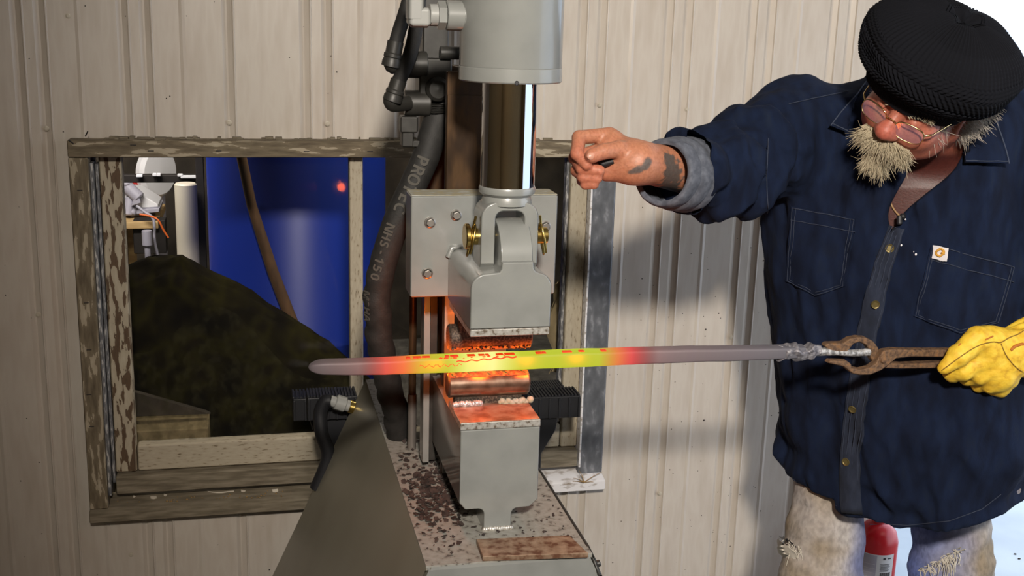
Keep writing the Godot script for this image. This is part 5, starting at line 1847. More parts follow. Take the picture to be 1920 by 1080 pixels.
		mb = MB.new()
		mb.tube(edge, PackedFloat32Array([0.0009]), 6)
		part("stitching", mb, M.seam_light, col)
		edge = PackedVector3Array()
		for i in 9: edge.append(cg[i][8 if e[0].x > 1700.0 else 0] + cam_basis.z * 0.0008)
		mb = MB.new()
		mb.tube(edge, PackedFloat32Array([0.0012]), 6)
		part("stitching", mb, M.seam_light, col)
	# ---- jeans and boots
	mb = MB.new()
	var blue: Color = lin.call(66, 100, 178)
	var pale: Color = lin.call(178, 172, 168)
	var dusty: Color = lin.call(146, 131, 108)
	mb.field(sdf_jeans, Vector3(0.98, 0.03, 0.5), Vector3(1.72, 0.98, 1.1), 0.0095, func(p: Vector3) -> Color:
		var inner := 0.5 * (j_hip_r.x + j_hip_l.x) + 0.0
		var n := fold_a.get_noise_3d(p.x * 7.0, p.y * 5.0, p.z * 7.0)
		var k := clampf(1.0 - (absf(p.x - inner) - 0.03) / 0.12 + n * 0.4, 0.0, 1.0)
		var c := dusty.lerp(pale, clampf(0.5 + 1.4 * fold_b.get_noise_3d(p.x * 6.0, p.y * 6.0, p.z * 6.0), 0.0, 1.0))
		return c.lerp(blue, k))
	var jeans := part("jeans", mb, M.jeans, o)
	var fj := sdf_jeans
	for e in [[1455, 1005, 1500, 1032, 34, -0.2], [1712, 1076, 1800, 1030, 80, 0.3]]:   # frayed rips
		mb = MB.new()
		for k in int(e[4]):
			var t := rng.randf()
			var p := surf(fj, lerpf(e[0] + 6, e[2], t) + rng.randf_range(-3, 3), lerpf(e[1], e[3], t) + rng.randf_range(-6, 6), 0.001, 2.2)
			var q := p + Vector3(rng.randf_range(-0.012, 0.012) + 0.01 * e[5], rng.randf_range(-0.05, 0.012), rng.randf_range(0.002, 0.016))
			mb.tube(PackedVector3Array([p, p.lerp(q, 0.5) + Vector3(0, 0.006, 0.006), q]), PackedFloat32Array([0.0011, 0.001, 0.0006]), 5, false)
		part("frayed_threads", mb, M.jean_thread, jeans, "", "stuff")
	mb = MB.new()
	var flap := []
	for i in 5:
		var row := PackedVector3Array()
		for j in 5: row.append(surf(fj, 1462 + j * 9.0, 1010 + j * 6.0 + i * 7.0, 0.004 + 0.010 * sin(i * 0.8 + j * 0.5), 2.2))
		flap.append(row)
	mb.sheet(flap, 0.002, [cam_basis.z])
	part("torn_flap", mb, M.jean_thread, jeans)
	mb = MB.new()
	mb.tube(PackedVector3Array([surf(fj, 1462, 1006, 0.002, 2.2), surf(fj, 1478, 1013, 0.003, 2.2), surf(fj, 1494, 1026, 0.002, 2.2)]), PackedFloat32Array([0.001, 0.0035, 0.001]), 8)
	part("rip_gap", mb, M.black_plastic, jeans)
	for an: Vector3 in [j_ankle_r, j_ankle_l]:
		mb = MB.new()
		var bt := func(p: Vector3) -> float:
			var d := cap(p, an + Vector3(0, 0.06, 0), an + Vector3(0, -0.03, 0), 0.058, 0.055)
			d = smin(d, cap(p, an + Vector3(-0.01, -0.045, 0.01), an + Vector3(-0.10, -0.045, 0.10), 0.050, 0.045), 0.03)
			return maxf(d, 0.002 - p.y)
		mb.field(bt, an + Vector3(-0.2, -0.1, -0.1), an + Vector3(0.1, 0.13, 0.2), 0.008)
		part("boot", mb, M.boot, o)
	head_wear(o)
	glove(o)

func head_wear(o: Node) -> void:
	# ---- knitted cap
	var up := (hd.y - hd.z * 0.10 + hd.x * 0.03).normalized()
	var xx := (hd.x - up * hd.x.dot(up)).normalized()
	var hb := Basis(xx, up, xx.cross(up))
	var base := hc + hd * Vector3(-0.009, 0.012, 0.007)
	var key := [[0.080, -0.004], [0.088, -0.010], [0.0935, -0.011], [0.0965, -0.004], [0.1005, 0.008], [0.110, 0.016], [0.126, 0.027], [0.139, 0.044], [0.1455, 0.068], [0.145, 0.085], [0.136, 0.103], [0.117, 0.122], [0.090, 0.137], [0.058, 0.146], [0.028, 0.150], [0.004, 0.149]]
	var rows := 150
	var segs := 504
	var mb := MB.new()
	var prof := PackedVector2Array()
	for i in rows + 1:
		var t := float(i) / rows * (key.size() - 1)
		var k := mini(int(t), key.size() - 2)
		var P := func(q: int) -> Vector2: return Vector2(key[clampi(q, 0, key.size() - 1)][0], key[clampi(q, 0, key.size() - 1)][1])
		var a: Vector2 = P.call(k)
		prof.append(a.cubic_interpolate(P.call(k + 1), P.call(k - 1), P.call(k + 2), t - k))
	var acc := 0.0
	for i in rows + 1:
		if i > 0: acc += prof[i].distance_to(prof[i - 1])
		for j in segs + 1:
			var th := TAU * j / segs
			var r := prof[i].x
			var h := prof[i].y
			var k := smoothstep(0.024, 0.05, h)
			# slouch towards the back and his left, a few soft dents
			var dent := 0.004 * sin(th * 3.0 + 0.6) * k + 0.003 * sin(th * 5.0 + h * 40.0) * k
			var zig := absf(fposmod(acc / 0.030, 2.0) - 1.0)
			var ph := th * 84.0 + zig * 17.0
			if acc < 0.036: ph = th * 126.0
			if acc > 0.145: ph = th * 84.0
			var amp := 0.0017 * clampf(r / 0.08, 0.15, 1.0)
			if acc < 0.036: amp = 0.0007
			var rib := sin(ph) * amp + (0.0008 * sin(acc * 900.0) if acc > 0.05 else 0.0)
			if acc > 0.045 and acc < 0.145: rib += (-0.0032 if absf(fposmod(acc / 0.030, 1.0) - 0.5) > 0.46 else 0.0)
			var crown := -0.010 * exp(-pow(r / 0.022, 2.0)) + 0.006 * absf(sin(th * 3.0)) * smoothstep(0.11, 0.03, r) * smoothstep(0.0, 0.03, r)
			var p := Vector3((r + dent + rib) * sin(th), h + crown + rib * (0.6 if r < 0.1 and h > 0.1 else 0.0), (r + dent + rib) * cos(th) * (1.0 + 0.02 * k))
			p += Vector3(0.004, 0, -0.008) * k
			mb.vert(base + hb * p, hb * Vector3(sin(th), 0.2, cos(th)))
	for i in rows:
		for j in segs:
			var q := i * (segs + 1) + j
			mb.tri(q, q + 1, q + segs + 1); mb.tri(q + 1, q + segs + 2, q + segs + 1)
	mb.renormal(0)
	part("knit_cap", mb, M.knit, o)
	# ---- beard, moustache, brows and side hair
	var dn := hd.inverse() * Vector3(0, -1, 0)   # straight down, in head axes
	var mb2 := MB.new()
	var bl := func(p: Vector3) -> float:
		var q := hd.inverse() * (p - hc)
		var d := 1.0
		for s in [-1.0, 1.0]:
			d = minf(d, cap(q, Vector3(s * 0.006, -0.055, 0.092), Vector3(s * 0.040, -0.066, 0.078) + dn * 0.012, 0.0125, 0.008))
		d = smin(d, cap(q, Vector3(0, -0.094, 0.082), Vector3(0, -0.100, 0.080) + dn * 0.022, 0.019, 0.010), 0.008)
		return d + 0.004 * fold_b.get_noise_3d(p.x * 60.0, p.y * 60.0, p.z * 60.0)
	mb2.field(bl, hc + hd * Vector3(0, -0.08, 0.08) - Vector3.ONE * 0.1, hc + hd * Vector3(0, -0.08, 0.08) + Vector3.ONE * 0.1, 0.004)
	part("beard", mb2, M.hair_dark, o)
	mb = MB.new()
	hairs(mb, 1700, func(k: int) -> Vector3:
		var s := -1.0 if k % 2 else 1.0
		var t := rng.randf()
		return Vector3(s * lerpf(0.001, 0.045, t), lerpf(-0.050, -0.064, t) + rng.randf_range(-0.011, 0.008), lerpf(0.102, 0.082, t) + rng.randf_range(-0.004, 0.002)),
		func(a: Vector3) -> Vector3: return dn * 1.0 + Vector3(a.x * 16.0, 0.0, 0.25), 0.014, 0.030, 0.0006)
	part("moustache", mb, M.hair, o, "", "stuff")
	mb = MB.new()
	hairs(mb, 1200, func(_k: int) -> Vector3:
		var a := rng.randf_range(-2.2, 2.2)
		return Vector3(0.017 * sin(a), rng.randf_range(-0.112, -0.082), 0.080 + 0.015 * cos(a)),
		func(a: Vector3) -> Vector3: return dn * 1.1 + Vector3(a.x * 8.0, -0.15, 0.15), 0.014, 0.032, 0.0006)
	part("goatee", mb, M.hair, o, "", "stuff")
	for s in [-1.0, 1.0]:
		mb = MB.new()
		hairs(mb, 200, func(_k: int) -> Vector3:
			var t := rng.randf()
			return Vector3(s * lerpf(0.014, 0.054, t), 0.014 + 0.004 * sin(t * 3.0) + rng.randf_range(-0.004, 0.003), lerpf(0.0955, 0.078, t)),
			func(_a: Vector3) -> Vector3: return Vector3(s * 1.0, -0.25, 0.12), 0.006, 0.012, 0.0006, 0.1)
		part("eyebrow", mb, M.hair, o, "", "stuff")
	for s in [-1.0, 1.0]:
		mb = MB.new()
		if s > 0.0:
			hairs(mb, 900, func(_k: int) -> Vector3: return Vector3(rng.randf_range(0.078, 0.098), rng.randf_range(-0.035, 0.030), rng.randf_range(-0.085, -0.01)),
				func(_a: Vector3) -> Vector3: return Vector3(0.7, -0.35, -0.45) + dn * 0.3, 0.012, 0.034, 0.0006, 0.3)
		hairs(mb, 900 if s > 0.0 else 350, func(k: int) -> Vector3:
			var t := rng.randf()
			if k % 4 == 0 or s < 0.0: return Vector3(s * lerpf(0.066, 0.0745, t), lerpf(0.030, -0.035, rng.randf()), lerpf(0.052, 0.020, t))
			return Vector3(s * lerpf(0.083, 0.050, t), lerpf(0.03, -0.060, rng.randf()), lerpf(-0.030, -0.10, t)),
			func(a: Vector3) -> Vector3: return (Vector3(s * 0.25, -0.5, -0.5) + dn * 0.3) if a.z < 0.0 else Vector3(s * 0.02, -0.6, -0.35), 0.008, 0.030 if s > 0.0 else 0.012, 0.0006, 0.3)
		part("side_hair", mb, M.hair_grey, o, "", "stuff")
	# ---- wire glasses
	var gl := thing("glasses", hc, "gold wire-rimmed glasses worn low on the nose of the person", "glasses")
	var L := func(x: float, y: float, z: float) -> Vector3: return hc + hd * Vector3(x, y, z)
	for s in [-1.0, 1.0]:
		var pts := []
		var g := []
		for k in 25:
			var a := TAU * k / 24.0
			var e := 0.75
			var ca := signf(cos(a)) * pow(absf(cos(a)), e)
			var sa := signf(sin(a)) * pow(absf(sin(a)), e)
			pts.append(L.call(s * (0.036 + 0.0265 * ca), -0.014 + 0.0165 * sa, 0.1065 - 0.010 * pow((0.036 + 0.0265 * ca) / 0.06, 2.0) + 0.001))
		mb = MB.new()
		mb.tube(bez(pts, 2), PackedFloat32Array([0.0009]), 8, false)
		# thicker bar along the top of the rim
		mb.tube(bez(pts.slice(1, 12), 2), PackedFloat32Array([0.0013]), 8)
		mb.tube(PackedVector3Array([L.call(s * 0.0615, -0.006, 0.098), L.call(s * 0.0675, -0.002, 0.094), L.call(s * 0.071, -0.001, 0.088), L.call(s * 0.080, 0.008, 0.04), L.call(s * 0.086, 0.012, -0.005)]), PackedFloat32Array([0.0016, 0.0021, 0.0013, 0.0011, 0.0011]), 8)
		part("rim_and_temple", mb, M.gold, gl)
		mb = MB.new()
		var ctr: Vector3 = L.call(s * 0.036, -0.014, 0.1045)
		for k in 24:
			var i := mb.vert(ctr, hd.z)
			mb.vert(pts[k], hd.z); mb.vert(pts[k + 1], hd.z)
			mb.tri(i, i + 1, i + 2)
		part("lens", mb, M.lens, gl)
	mb = MB.new()
	mb.tube(bez([L.call(-0.0105, -0.009, 0.1065), L.call(-0.005, -0.004, 0.1105), L.call(0.005, -0.004, 0.1105), L.call(0.0105, -0.009, 0.1065)], 4), PackedFloat32Array([0.0013]), 8)
	part("bridge", mb, M.gold, gl)
	# cord round the neck with a small black clip microphone
	var ft := sdf_top
	mb = MB.new()
	var cp := []
	for q in [[1648, 330], [1656, 350], [1666, 372], [1676, 392], [1686, 404]]: cp.append(surf(ft, q[0], q[1], 0.003))
	mb.tube(bez(cp, 3), PackedFloat32Array([0.0018]), 7)
	tag(part("neck_cord", mb, M.cord), "thin braided cord round the neck in the open collar", "necklace")
	mb = MB.new()
	var mp := surf(sdf_shirt, 1686, 412, 0.006)
	mb.rod(mp + cam_basis.y * 0.008, mp - cam_basis.y * 0.010, 0.0055, 14, 0.002)
	mb.ball(mp + cam_basis.x * 0.006 + cam_basis.y * 0.006, 0.006, 12)
	var mic := part("clip_microphone", mb, M.black_plastic)
	tag(mic, "small black clip microphone at the top of the shirt placket", "microphone")
	mb = MB.new()
	mb.ball(mp + cam_basis.x * 0.009 + cam_basis.z * 0.006, 0.0018, 8)
	part("mic_glint", mb, M.white, mic)  # white dot: sparkle on the microphone put in as colour

func glove(o: Node) -> void:
	# ---- leather work glove on the left hand, fingers closed round the reins
	var fg := []
	for c in [
			[[1852, 672, 2.145, 0.022], [1806, 694, 2.142, 0.0190], [1786, 700, 2.160, 0.0165], [1790, 690, 2.185, 0.015]],
			[[1864, 688, 2.150, 0.022], [1836, 702, 2.152, 0.0185], [1814, 707, 2.176, 0.0160], [1810, 694, 2.198, 0.013]],
			[[1876, 702, 2.160, 0.021], [1858, 718, 2.164, 0.0185], [1836, 718, 2.188, 0.016], [1836, 702, 2.205, 0.013]],
			[[1890, 712, 2.170, 0.019], [1876, 727, 2.178, 0.0165], [1858, 726, 2.198, 0.015], [1858, 712, 2.212, 0.012]],
			[[1880, 640, 2.145, 0.0240], [1832, 637, 2.128, 0.0240], [1798, 666, 2.122, 0.0200], [1770, 690, 2.126, 0.0120]]]:
		var q := []
		for e in c: q.append([dp(e[0], e[1], e[2]), e[3]])
		fg.append(q)
	var w0 := dp(1890, 660, 2.165)
	var w1 := dp(1935, 652, 2.175)
	var b0 := dp(1848, 650, 2.152)
	var b1 := dp(1872, 700, 2.160)
	var gs := func(p: Vector3) -> float:
		var d := cap(p, b0, b1, 0.036, 0.034)
		d = smin(d, cap(p, w0, b0, 0.035, 0.030), 0.03)
		var cuff := cap(p, w0, w1, 0.042, 0.060)
		var s := (p - w0).dot((w1 - w0).normalized())
		cuff += 0.0022 * sin(atan2((p - w0).dot(cam_basis.y), (p - w0).dot(cam_basis.z)) * 17.0) * smoothstep(-0.01, 0.02, s)
		d = smin(d, cuff, 0.018)
		for k in 5:
			var q: Array = fg[k]
			var e := 1.0
			for i in 3: e = smin(e, cap(p, q[i][0], q[i + 1][0], q[i][1], q[i + 1][1]), 0.006)
			d = smin(d, e, 0.009 if k < 4 else 0.011)
		var n := fold_b.get_noise_3d(p.x * 42.0, p.y * 42.0, p.z * 42.0)
		return d + n * 0.0022 + 0.0012 * sin((p - w0).dot(cam_basis.x) * 420.0) * smoothstep(0.05, 0.0, (p - w0).length())
	var mb := MB.new()
	mb.field(gs, dp(1840, 670, 2.16) - Vector3(0.14, 0.14, 0.13), dp(1840, 670, 2.16) + Vector3(0.21, 0.14, 0.12), 0.0032)
	var gv := part("glove", mb, M.glove, o)
	var sm := PackedVector3Array()
	for q in [[1766, 694], [1780, 684], [1796, 672], [1812, 661], [1830, 650], [1848, 643], [1864, 641], [1876, 642], [1892, 633], [1908, 627], [1919, 620]]: sm.append(surf(gs, q[0], q[1], 0.0006, 1.98))
	mb = MB.new()
	mb.tube(bez(Array(sm), 3), PackedFloat32Array([0.0011]), 6)
	part("seam", mb, M.glove_seam, gv)
	sm = PackedVector3Array()
	for q in [[1877, 645], [1884, 662], [1894, 677], [1906, 690], [1917, 697]]: sm.append(surf(gs, q[0], q[1], 0.0004, 1.98))
	mb = MB.new()
	mb.tube(bez(Array(sm), 3), PackedFloat32Array([0.0010]), 6)
	part("seam", mb, M.glove_seam, gv)
	for e in [[[1895, 657], [1902, 650], [1912, 646], [1919, 645]], [[1848, 637], [1854, 634], [1862, 630]], [[1797, 648], [1801, 644]]]:
		sm = PackedVector3Array()
		for q in e: sm.append(surf(gs, q[0], q[1], -0.0004, 1.98))
		mb = MB.new()
		mb.tube(bez(Array(sm), 3), PackedFloat32Array([0.003 if e.size() == 4 else 0.0014]), 8)
		part("stain", mb, M.glove_stain, gv)
# ------------------------------------------------------------------ the room behind the window, and outdoors
func back_room() -> void:
	var mb := MB.new()
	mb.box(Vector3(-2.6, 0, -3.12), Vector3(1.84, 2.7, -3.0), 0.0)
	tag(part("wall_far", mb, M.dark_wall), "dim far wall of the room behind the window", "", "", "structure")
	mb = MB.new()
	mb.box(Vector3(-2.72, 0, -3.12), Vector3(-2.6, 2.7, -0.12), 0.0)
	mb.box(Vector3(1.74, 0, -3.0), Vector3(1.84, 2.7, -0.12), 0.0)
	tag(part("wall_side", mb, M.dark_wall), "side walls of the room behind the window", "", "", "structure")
	mb = MB.new()
	mb.box(Vector3(-2.72, -0.1, -3.12), Vector3(1.84, 0.0, -0.12), 0.0)
	tag(part("floor_back", mb, M.concrete), "floor of the room behind the window", "", "", "structure")
	mb = MB.new()
	mb.box(Vector3(-2.72, 2.6, -3.12), Vector3(1.84, 2.72, -0.12), 0.0)
	tag(part("ceiling_back", mb, M.ceiling), "ceiling of the room behind the window", "", "", "structure")
	# big blue drum
	var bc := Vector3(0.155, 0, -1.0)
	var o := thing("plastic_drum", bc, "big blue plastic drum standing behind the window panes", "drum")
	mb = MB.new()
	mb.lathe(V2([0, 0, 0.27, 0, 0.29, 0.02, 0.29, 0.30, 0.297, 0.315, 0.297, 0.335, 0.29, 0.35, 0.29, 0.62, 0.297, 0.635, 0.297, 0.655, 0.29, 0.67, 0.29, 1.5, 0.275, 1.55, 0.26, 1.57, 0.26, 1.59, 0, 1.585]), Transform3D(Basis(), bc), 48)
	part("drum_body", mb, M.blue, o)
	var lp := MB.new()
	for k in 6:
		var g := []
		for i in 2:
			var row := PackedVector3Array()
			for j in 5:
				var an := lerpf(0.40, 0.08, j / 4.0)
				row.append(bc + Vector3(0.2915 * cos(an), 0.955 - k * 0.022 - i * 0.013, 0.2915 * sin(an)))
			g.append(row)
		lp.sheet(g, 0.001, [Vector3(1, 0, 1)])
	part("paper_label", lp, M.label_paper, o)
	mb = MB.new()
	mb.lathe(V2([0.2975, 0.642, 0.2985, 0.646, 0.2975, 0.65]), Transform3D(Basis(), bc), 48)
	part("drum_ring", mb, M.blue, o)
	# tool handle leaning on the drum
	mb = MB.new()
	mb.tube(PackedVector3Array([oz(452, 290, -0.672), oz(472, 385, -0.672), oz(512, 510, -0.672), oz(562, 640, -0.672), oz(580, 760, -0.672)]), PackedFloat32Array([0.015, 0.015, 0.017, 0.019, 0.019]), 12)
	tag(part("tool_handle", mb, M.brown_wood), "brown wooden tool handle leaning in front of the blue drum", "tool handle")
	# dark mottled mound in front of the drum
	mb = MB.new()
	var ns := FastNoiseLite.new()
	ns.seed = 12; ns.frequency = 3.2; ns.fractal_octaves = 4
	var prof := [[-0.62, 0.80], [-0.45, 0.93], [-0.33, 0.985], [-0.26, 1.008], [-0.19, 1.015], [-0.10, 0.955], [0.0, 0.90], [0.13, 0.80], [0.22, 0.74], [0.30, 0.66], [0.42, 0.52], [0.55, 0.4]]
	var g := []
	for i in 22:
		var row := PackedVector3Array()
		var t := float(i) / 21.0
		for p in prof:
			for s in 3:
				var q: Array = prof[mini(prof.find(p) + 1, prof.size() - 1)]
				var x := lerpf(p[0], q[0], s / 3.0)
				var h := lerpf(p[1], q[1], s / 3.0)
				var n := ns.get_noise_2d(x * 2.0, t * 2.0)
				row.append(Vector3(x, h * (1.0 - pow(t, 3.0)) + n * 0.02, -0.47 + 0.17 * sin(t * 1.5) + n * 0.02))
		g.append(row)
	for i in 8:
		var row := PackedVector3Array()
		var t := float(i + 1) / 8.0
		for p in g[0]: row.append(Vector3(p.x, p.y * (1.0 - t * t), -0.47 - 0.16 * sin(t * 1.5)))
		g.push_front(row)
	mb.sheet(g, 0.0, [Vector3(0, 0.3, 1)])
	tag(part("dark_mound", mb, M.mound), "dark mottled mound just behind the left pane", "mound")
	# carton below the left pane
	o = thing("cardboard_box", oz(330, 830, -0.2) * Vector3(1, 0, 1), "tan cardboard box low behind the left pane", "box")
	mb = MB.new()
	mb.box(Vector3(-0.42, 0.38, -0.25), Vector3(-0.122, 0.610, -0.13), 0.003)
	part("carton", mb, M.card, o)
	mb = MB.new()
	mb.box(Vector3(-0.42, 0.0, -0.25), Vector3(-0.122, 0.38, -0.13), 0.003)
	part("carton_base", mb, M.card, o)
	# board sloping above the carton
	mb = MB.new()
	mb.prism(V2([-0.42, 0.63, -0.42, 0.76, -0.33, 0.705, -0.13, 0.632, -0.118, 0.625]), -0.215, -0.195, Transform3D(), 0.002)
	tag(part("sloping_board", mb, M.dark_wall), "dull board sloping down above the cardboard box behind the left pane", "board")
	# pale post
	mb = MB.new()
	var pb := oz(351, 420, -1.4)
	mb.lathe(V2([0, 0, 0.039, 0, 0.039, oz(350, 346, -1.4).y, 0.034, oz(350, 343, -1.4).y, 0, oz(350, 343, -1.4).y]), Transform3D(Basis(), Vector3(pb.x, 0, -1.4)), 28)
	tag(part("pale_post", mb, M.pvc), "pale upright post in the room behind the left pane", "post")
	mb = MB.new()
	var pd := oz(376, 400, -1.45)
	mb.box(Vector3(pd.x - 0.012, 0.0, -1.5), Vector3(pd.x + 0.016, 1.6, -1.45), 0.002)
	tag(part("dark_upright", mb, M.dark_iron), "dark iron upright right of the pale post behind the glass", "upright")
	# rail across the view
	o = thing("steel_rail", oz(300, 334, -1.6), "dark steel rail with painted highlights along its top edge behind the glass", "rail")
	mb = MB.new()
	var ra := oz(232, 345, -1.6)
	var rb := oz(372, 328, -1.6)
	mb.box(Vector3(ra.x - 0.3, ra.y + 0.004, -1.64), Vector3(rb.x + 0.02, rb.y, -1.6), 0.003)
	part("rail_bar", mb, M.dark_iron, o)
	for q in [[262, 329, 6], [290, 327, 4], [298, 327, 4], [338, 328, 5], [355, 331, 16]]:
		mb = MB.new()
		var p := oz(q[0], q[1], -1.59)
		mb.box(p - Vector3(q[2] * 0.0019, 0.006, 0.01), p + Vector3(q[2] * 0.0019, 0.004, 0.01), 0.002)
		part("rail_highlight", mb, M.white, o)  # white blocks stand for bright highlights on the rail
	# workbench with a white bench machine
	var top := oz(260, 416, -2.0).y
	o = thing("workbench", Vector3(-0.62, 0, -2.1), "plywood workbench seen through the left pane", "workbench")
	mb = MB.new()
	var bx := oz(297, 418, -2.0).x
	mb.box(Vector3(-1.5, top - 0.03, -2.45), Vector3(bx, top, -2.0), 0.003)
	part("bench_top", mb, M.ply, o)
	for q in [[-1.4, -2.05], [bx - 0.16, -2.05], [bx - 0.16, -2.4]]:
		mb = MB.new()
		mb.box(Vector3(q[0] - 0.06, 0, q[1] - 0.03), Vector3(q[0] + 0.03, top - 0.03, q[1] + 0.03), 0.003)
		part("leg", mb, M.ply, o)
	mb = MB.new()
	var dx := oz(283, 440, -2.02)
	mb.box(Vector3(dx.x - 0.07, dx.y - 0.08, -2.1), Vector3(dx.x + 0.06, dx.y + 0.06, -2.02), 0.004)
	part("motor_box", mb, M.dark_iron, o)
	o = thing("bench_saw", Vector3(-0.6, top, -2.2), "white bench saw with a sloped table on the workbench behind the glass", "saw")
	mb = MB.new()
	var s0 := oz(232, 345, -2.2)
	var pl := []
	for q in [[236, 352], [262, 353], [300, 376], [301, 382], [236, 386]]:
		var p := oz(q[0], q[1], -2.2)
		pl.append(p.x); pl.append(p.y)
	mb.prism(V2(pl), -2.3, -2.1, Transform3D(), 0.006)
	part("saw_table", mb, M.white, o)
	mb = MB.new()
	pl = []
	for q in [[236, 386], [303, 382], [302, 390], [238, 396]]:
		var p := oz(q[0], q[1], -2.2)
		pl.append(p.x); pl.append(p.y)
	mb.prism(V2(pl), -2.31, -2.09, Transform3D(), 0.004)
	part("table_edge", mb, M.white_grey, o)
	mb = MB.new()
	for q in [[[228, 340], [262, 372], 14], [[244, 370], [240, 404], 10], [[250, 390], [246, 403], 9], [[232, 330], [238, 350], 10]]:
		mb.rod(oz(q[0][0], q[0][1], -2.1), oz(q[1][0], q[1][1], -2.08), q[2] * 0.0019, 14, 0.004)
	mb.prism(V2([oz(252, 372, -2.1).x, oz(252, 372, -2.1).y, oz(262, 368, -2.1).x, oz(262, 358, -2.1).y, oz(266, 378, -2.1).x, oz(266, 378, -2.1).y, oz(248, 384, -2.1).x, oz(248, 384, -2.1).y]), -2.12, -2.06, Transform3D(), 0.003)
	part("saw_arm", mb, M.white_grey, o)
	mb = MB.new()
	mb.box(Vector3(s0.x - 0.2, top + 0.002, -2.34), Vector3(oz(280, 400, -2.2).x, oz(280, 392, -2.2).y, -2.12), 0.006)
	part("saw_base", mb, M.white_grey, o)
	# white disc of a sander behind the rail
	o = thing("disc_sander", Vector3(-0.55, 0, -2.5), "white oval disc sander standing above the bench behind the rail", "sander")
	mb = MB.new()
	var dc := oz(293, 322, -2.44)
	mb.lathe(V2([0, 0.03, 0.10, 0.025, 0.115, 0.01, 0.115, -0.01, 0.0, -0.02]), Transform3D(Basis.from_euler(Vector3(PI / 2, 0.9, 0)), dc), 32)
	part("disc", mb, M.white, o)
	mb = MB.new()
	mb.rod(Vector3(dc.x, 0.0, -2.50), Vector3(dc.x, dc.y, -2.50), 0.03, 14)
	part("pedestal", mb, M.white_grey, o)
	# red crate
	o = thing("red_crate", oz(250, 352, -2.38), "small red crate with ribbed side on the bench behind the glass", "crate")
	mb = MB.new()
	var ca := oz(240, 356, -2.36)
	var cb := oz(263, 342, -2.36)
	mb.box(Vector3(ca.x, ca.y - 0.03, -2.45), Vector3(cb.x, cb.y, -2.37), 0.003)
	for k in 7:
		var x := lerpf(ca.x + 0.004, cb.x - 0.004, k / 6.0)
		mb.box(Vector3(x - 0.003, ca.y - 0.03, -2.37), Vector3(x + 0.003, cb.y - 0.003, -2.362), 0.001)
	part("crate_body", mb, M.red, o)
	# cords
	var cd := [oz(256, 386, -1.97), oz(272, 398, -1.96), oz(288, 412, -1.95), oz(290, 450, -1.95), oz(296, 480, -1.95), oz(299, 505, -1.95), oz(299, 620, -1.95)]
	tag(part("power_cord", tube_of(bez(cd, 6), 0.006, 8), M.white_grey), "pale power cord hanging over the edge of the workbench", "cord")
	cd = [oz(262, 402, -1.90), oz(280, 405, -1.89), oz(296, 412, -1.87), oz(306, 430, -1.87), oz(316, 446, -1.87)]
	tag(part("air_line", tube_of(bez(cd, 6), 0.004, 8), M.orange), "thin orange line curving off the workbench", "cord")
	mb = MB.new()
	var cq := oz(276, 446, -1.9)
	mb.rod(Vector3(cq.x, 0.0, -1.9), Vector3(cq.x, cq.y, -1.9), 0.012, 14)
	mb.rod(Vector3(cq.x, cq.y - 0.03, -1.9), Vector3(cq.x, cq.y + 0.03, -1.9), 0.02, 14)
	tag(part("conduit", mb, M.white_grey), "grey pipe standing in front of the workbench", "pipe")
	# kraft paper by the right pane
	mb = MB.new()
	g = []
	for i in 12:
		var row := PackedVector3Array()
		for j in 8:
			var t := i / 11.0
			row.append(oz(1030 + j * 6.5 + 6.0 * sin(i * 0.9), 530 + t * 170, -0.12) + Vector3(0, 0, 0.02 * sin(j * 1.3 + i * 0.8)))
		g.append(row)
	mb.sheet(g, 0.002, [Vector3(0, 0, 1)])
	tag(part("kraft_paper", mb, M.card), "crumpled brown paper standing behind the right pane", "paper")

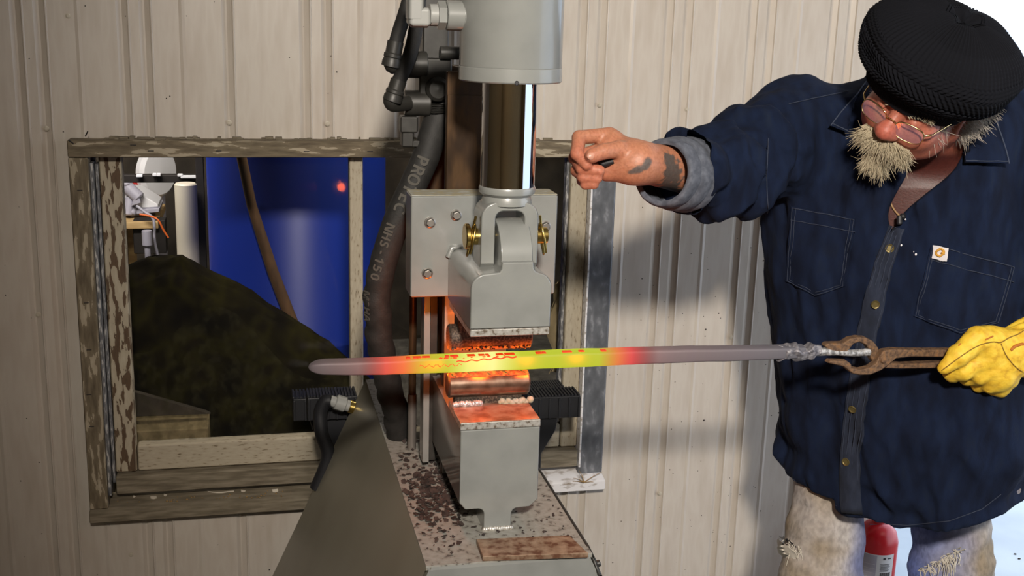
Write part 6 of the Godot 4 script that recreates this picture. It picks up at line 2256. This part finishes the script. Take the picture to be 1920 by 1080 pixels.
func outdoors() -> void:
	var mb := MB.new()
	mb.box(Vector3(-40, -0.2, -900), Vector3(900, -0.125, 60), 0.0)
	tag(part("ground", mb, M.snow), "bright snowy ground outside the doorway", "", "", "structure")
	mb = MB.new()
	for k in 12:
		var p := oy(rng.randf_range(1850, 1920), rng.randf_range(860, 1080), -0.123)
		mb.ball(p, rng.randf_range(0.003, 0.008), 6, Vector3(rng.randf_range(0.8, 2.2), 0.5, rng.randf_range(0.6, 1.6)))
	tag(part("ground_litter", mb, M.speck), "dark bits of litter scattered on the bright ground outside", "litter", "", "stuff")
	mb = MB.new()
	for q in [[1900, 905, 1960, 930], [1900, 905, 1950, 905]]:
		mb.tube(PackedVector3Array([oy(q[0], q[1], -0.11), oy((q[0] + q[2]) * 0.5, (q[1] + q[3]) * 0.5 - 1, -0.09), oy(q[2], q[3], -0.11)]), PackedFloat32Array([0.006, 0.005, 0.002]), 6)
	tag(part("fallen_twig", mb, M.speck), "forked dark twig lying on the bright ground outside the doorway", "twig")
	# fire extinguisher standing on the floor between the legs, by the wall
	var c := oz(1640, 1040, 0.13)
	var o := thing("fire_extinguisher", Vector3(c.x, 0, 0.13), "red fire extinguisher with a white label standing behind the person's legs", "extinguisher")
	var at := Transform3D(Basis(), Vector3(c.x, 0, 0.13))
	var top := oz(1650, 985, 0.13).y
	mb = MB.new()
	mb.lathe(V2([0, 0.0, 0.055, 0.0, 0.06, 0.01, 0.06, top - 0.04, 0.052, top - 0.012, 0.035, top + 0.005, 0.018, top + 0.012, 0.018, top + 0.03, 0, top + 0.03]), at, 40)
	part("bottle", mb, M.ext_red, o)
	mb = MB.new()
	mb.rod(Vector3(c.x, top + 0.025, 0.13), Vector3(c.x, top + 0.07, 0.13), 0.016, 16)
	mb.box(Vector3(c.x - 0.09, top + 0.06, 0.12), Vector3(c.x + 0.03, top + 0.072, 0.14), 0.002)
	mb.box(Vector3(c.x - 0.09, top + 0.035, 0.12), Vector3(c.x, top + 0.045, 0.14), 0.002)
	part("valve_handle", mb, M.dark_metal, o)
	var lab := func(a0: float, a1: float, y0: float, y1: float, r: float, m: Material, called: String, par: Node) -> Node:
		var g := []
		for i in 2:
			var row := PackedVector3Array()
			for j in 13:
				var an := lerpf(a0, a1, j / 12.0)
				row.append(at * Vector3(r * sin(an), lerpf(y0, y1, i), r * cos(an)))
			g.append(row)
		var q := MB.new()
		q.sheet(g, 0.0006, [at.basis.z])
		return part(called, q, m, par)
	var y1 := oz(1640, 1043, 0.19).y
	var lb: Node = lab.call(-1.25, 0.42, y1 - 0.2, y1, 0.0607, M.label_paper, "label_wrap", o)
	lab.call(-1.25, -0.45, y1 - 0.2, y1 - 0.002, 0.0611, M.white_grey, "label_field", lb)
	for k in 9:
		lab.call(-0.28 + 0.03 * (k % 2), 0.22 - 0.05 * (k % 3), y1 - 0.0285 - k * 0.0026, y1 - 0.0275 - k * 0.0026, 0.0612, M.ink, "print_line", lb)
	lab.call(-0.16, -0.04, y1 - 0.014, y1 - 0.008, 0.0612, M.ink, "print_mark", lb)
	lab.call(0.06, 0.24, y1 - 0.0125, y1 - 0.0095, 0.0612, M.ink, "print_mark", lb)
	for k in 16: lab.call(-0.24 + k * 0.033, -0.24 + k * 0.033 + 0.012 + (0.008 if k % 3 == 0 else 0.0), y1 - 0.068, y1 - 0.054, 0.0612, M.ink, "barcode_bar", lb)
	for k in 4: lab.call(-1.1, -0.5, y1 - 0.03 - k * 0.013, y1 - 0.0295 - k * 0.013, 0.0614, M.label_paper, "print_line", lb)
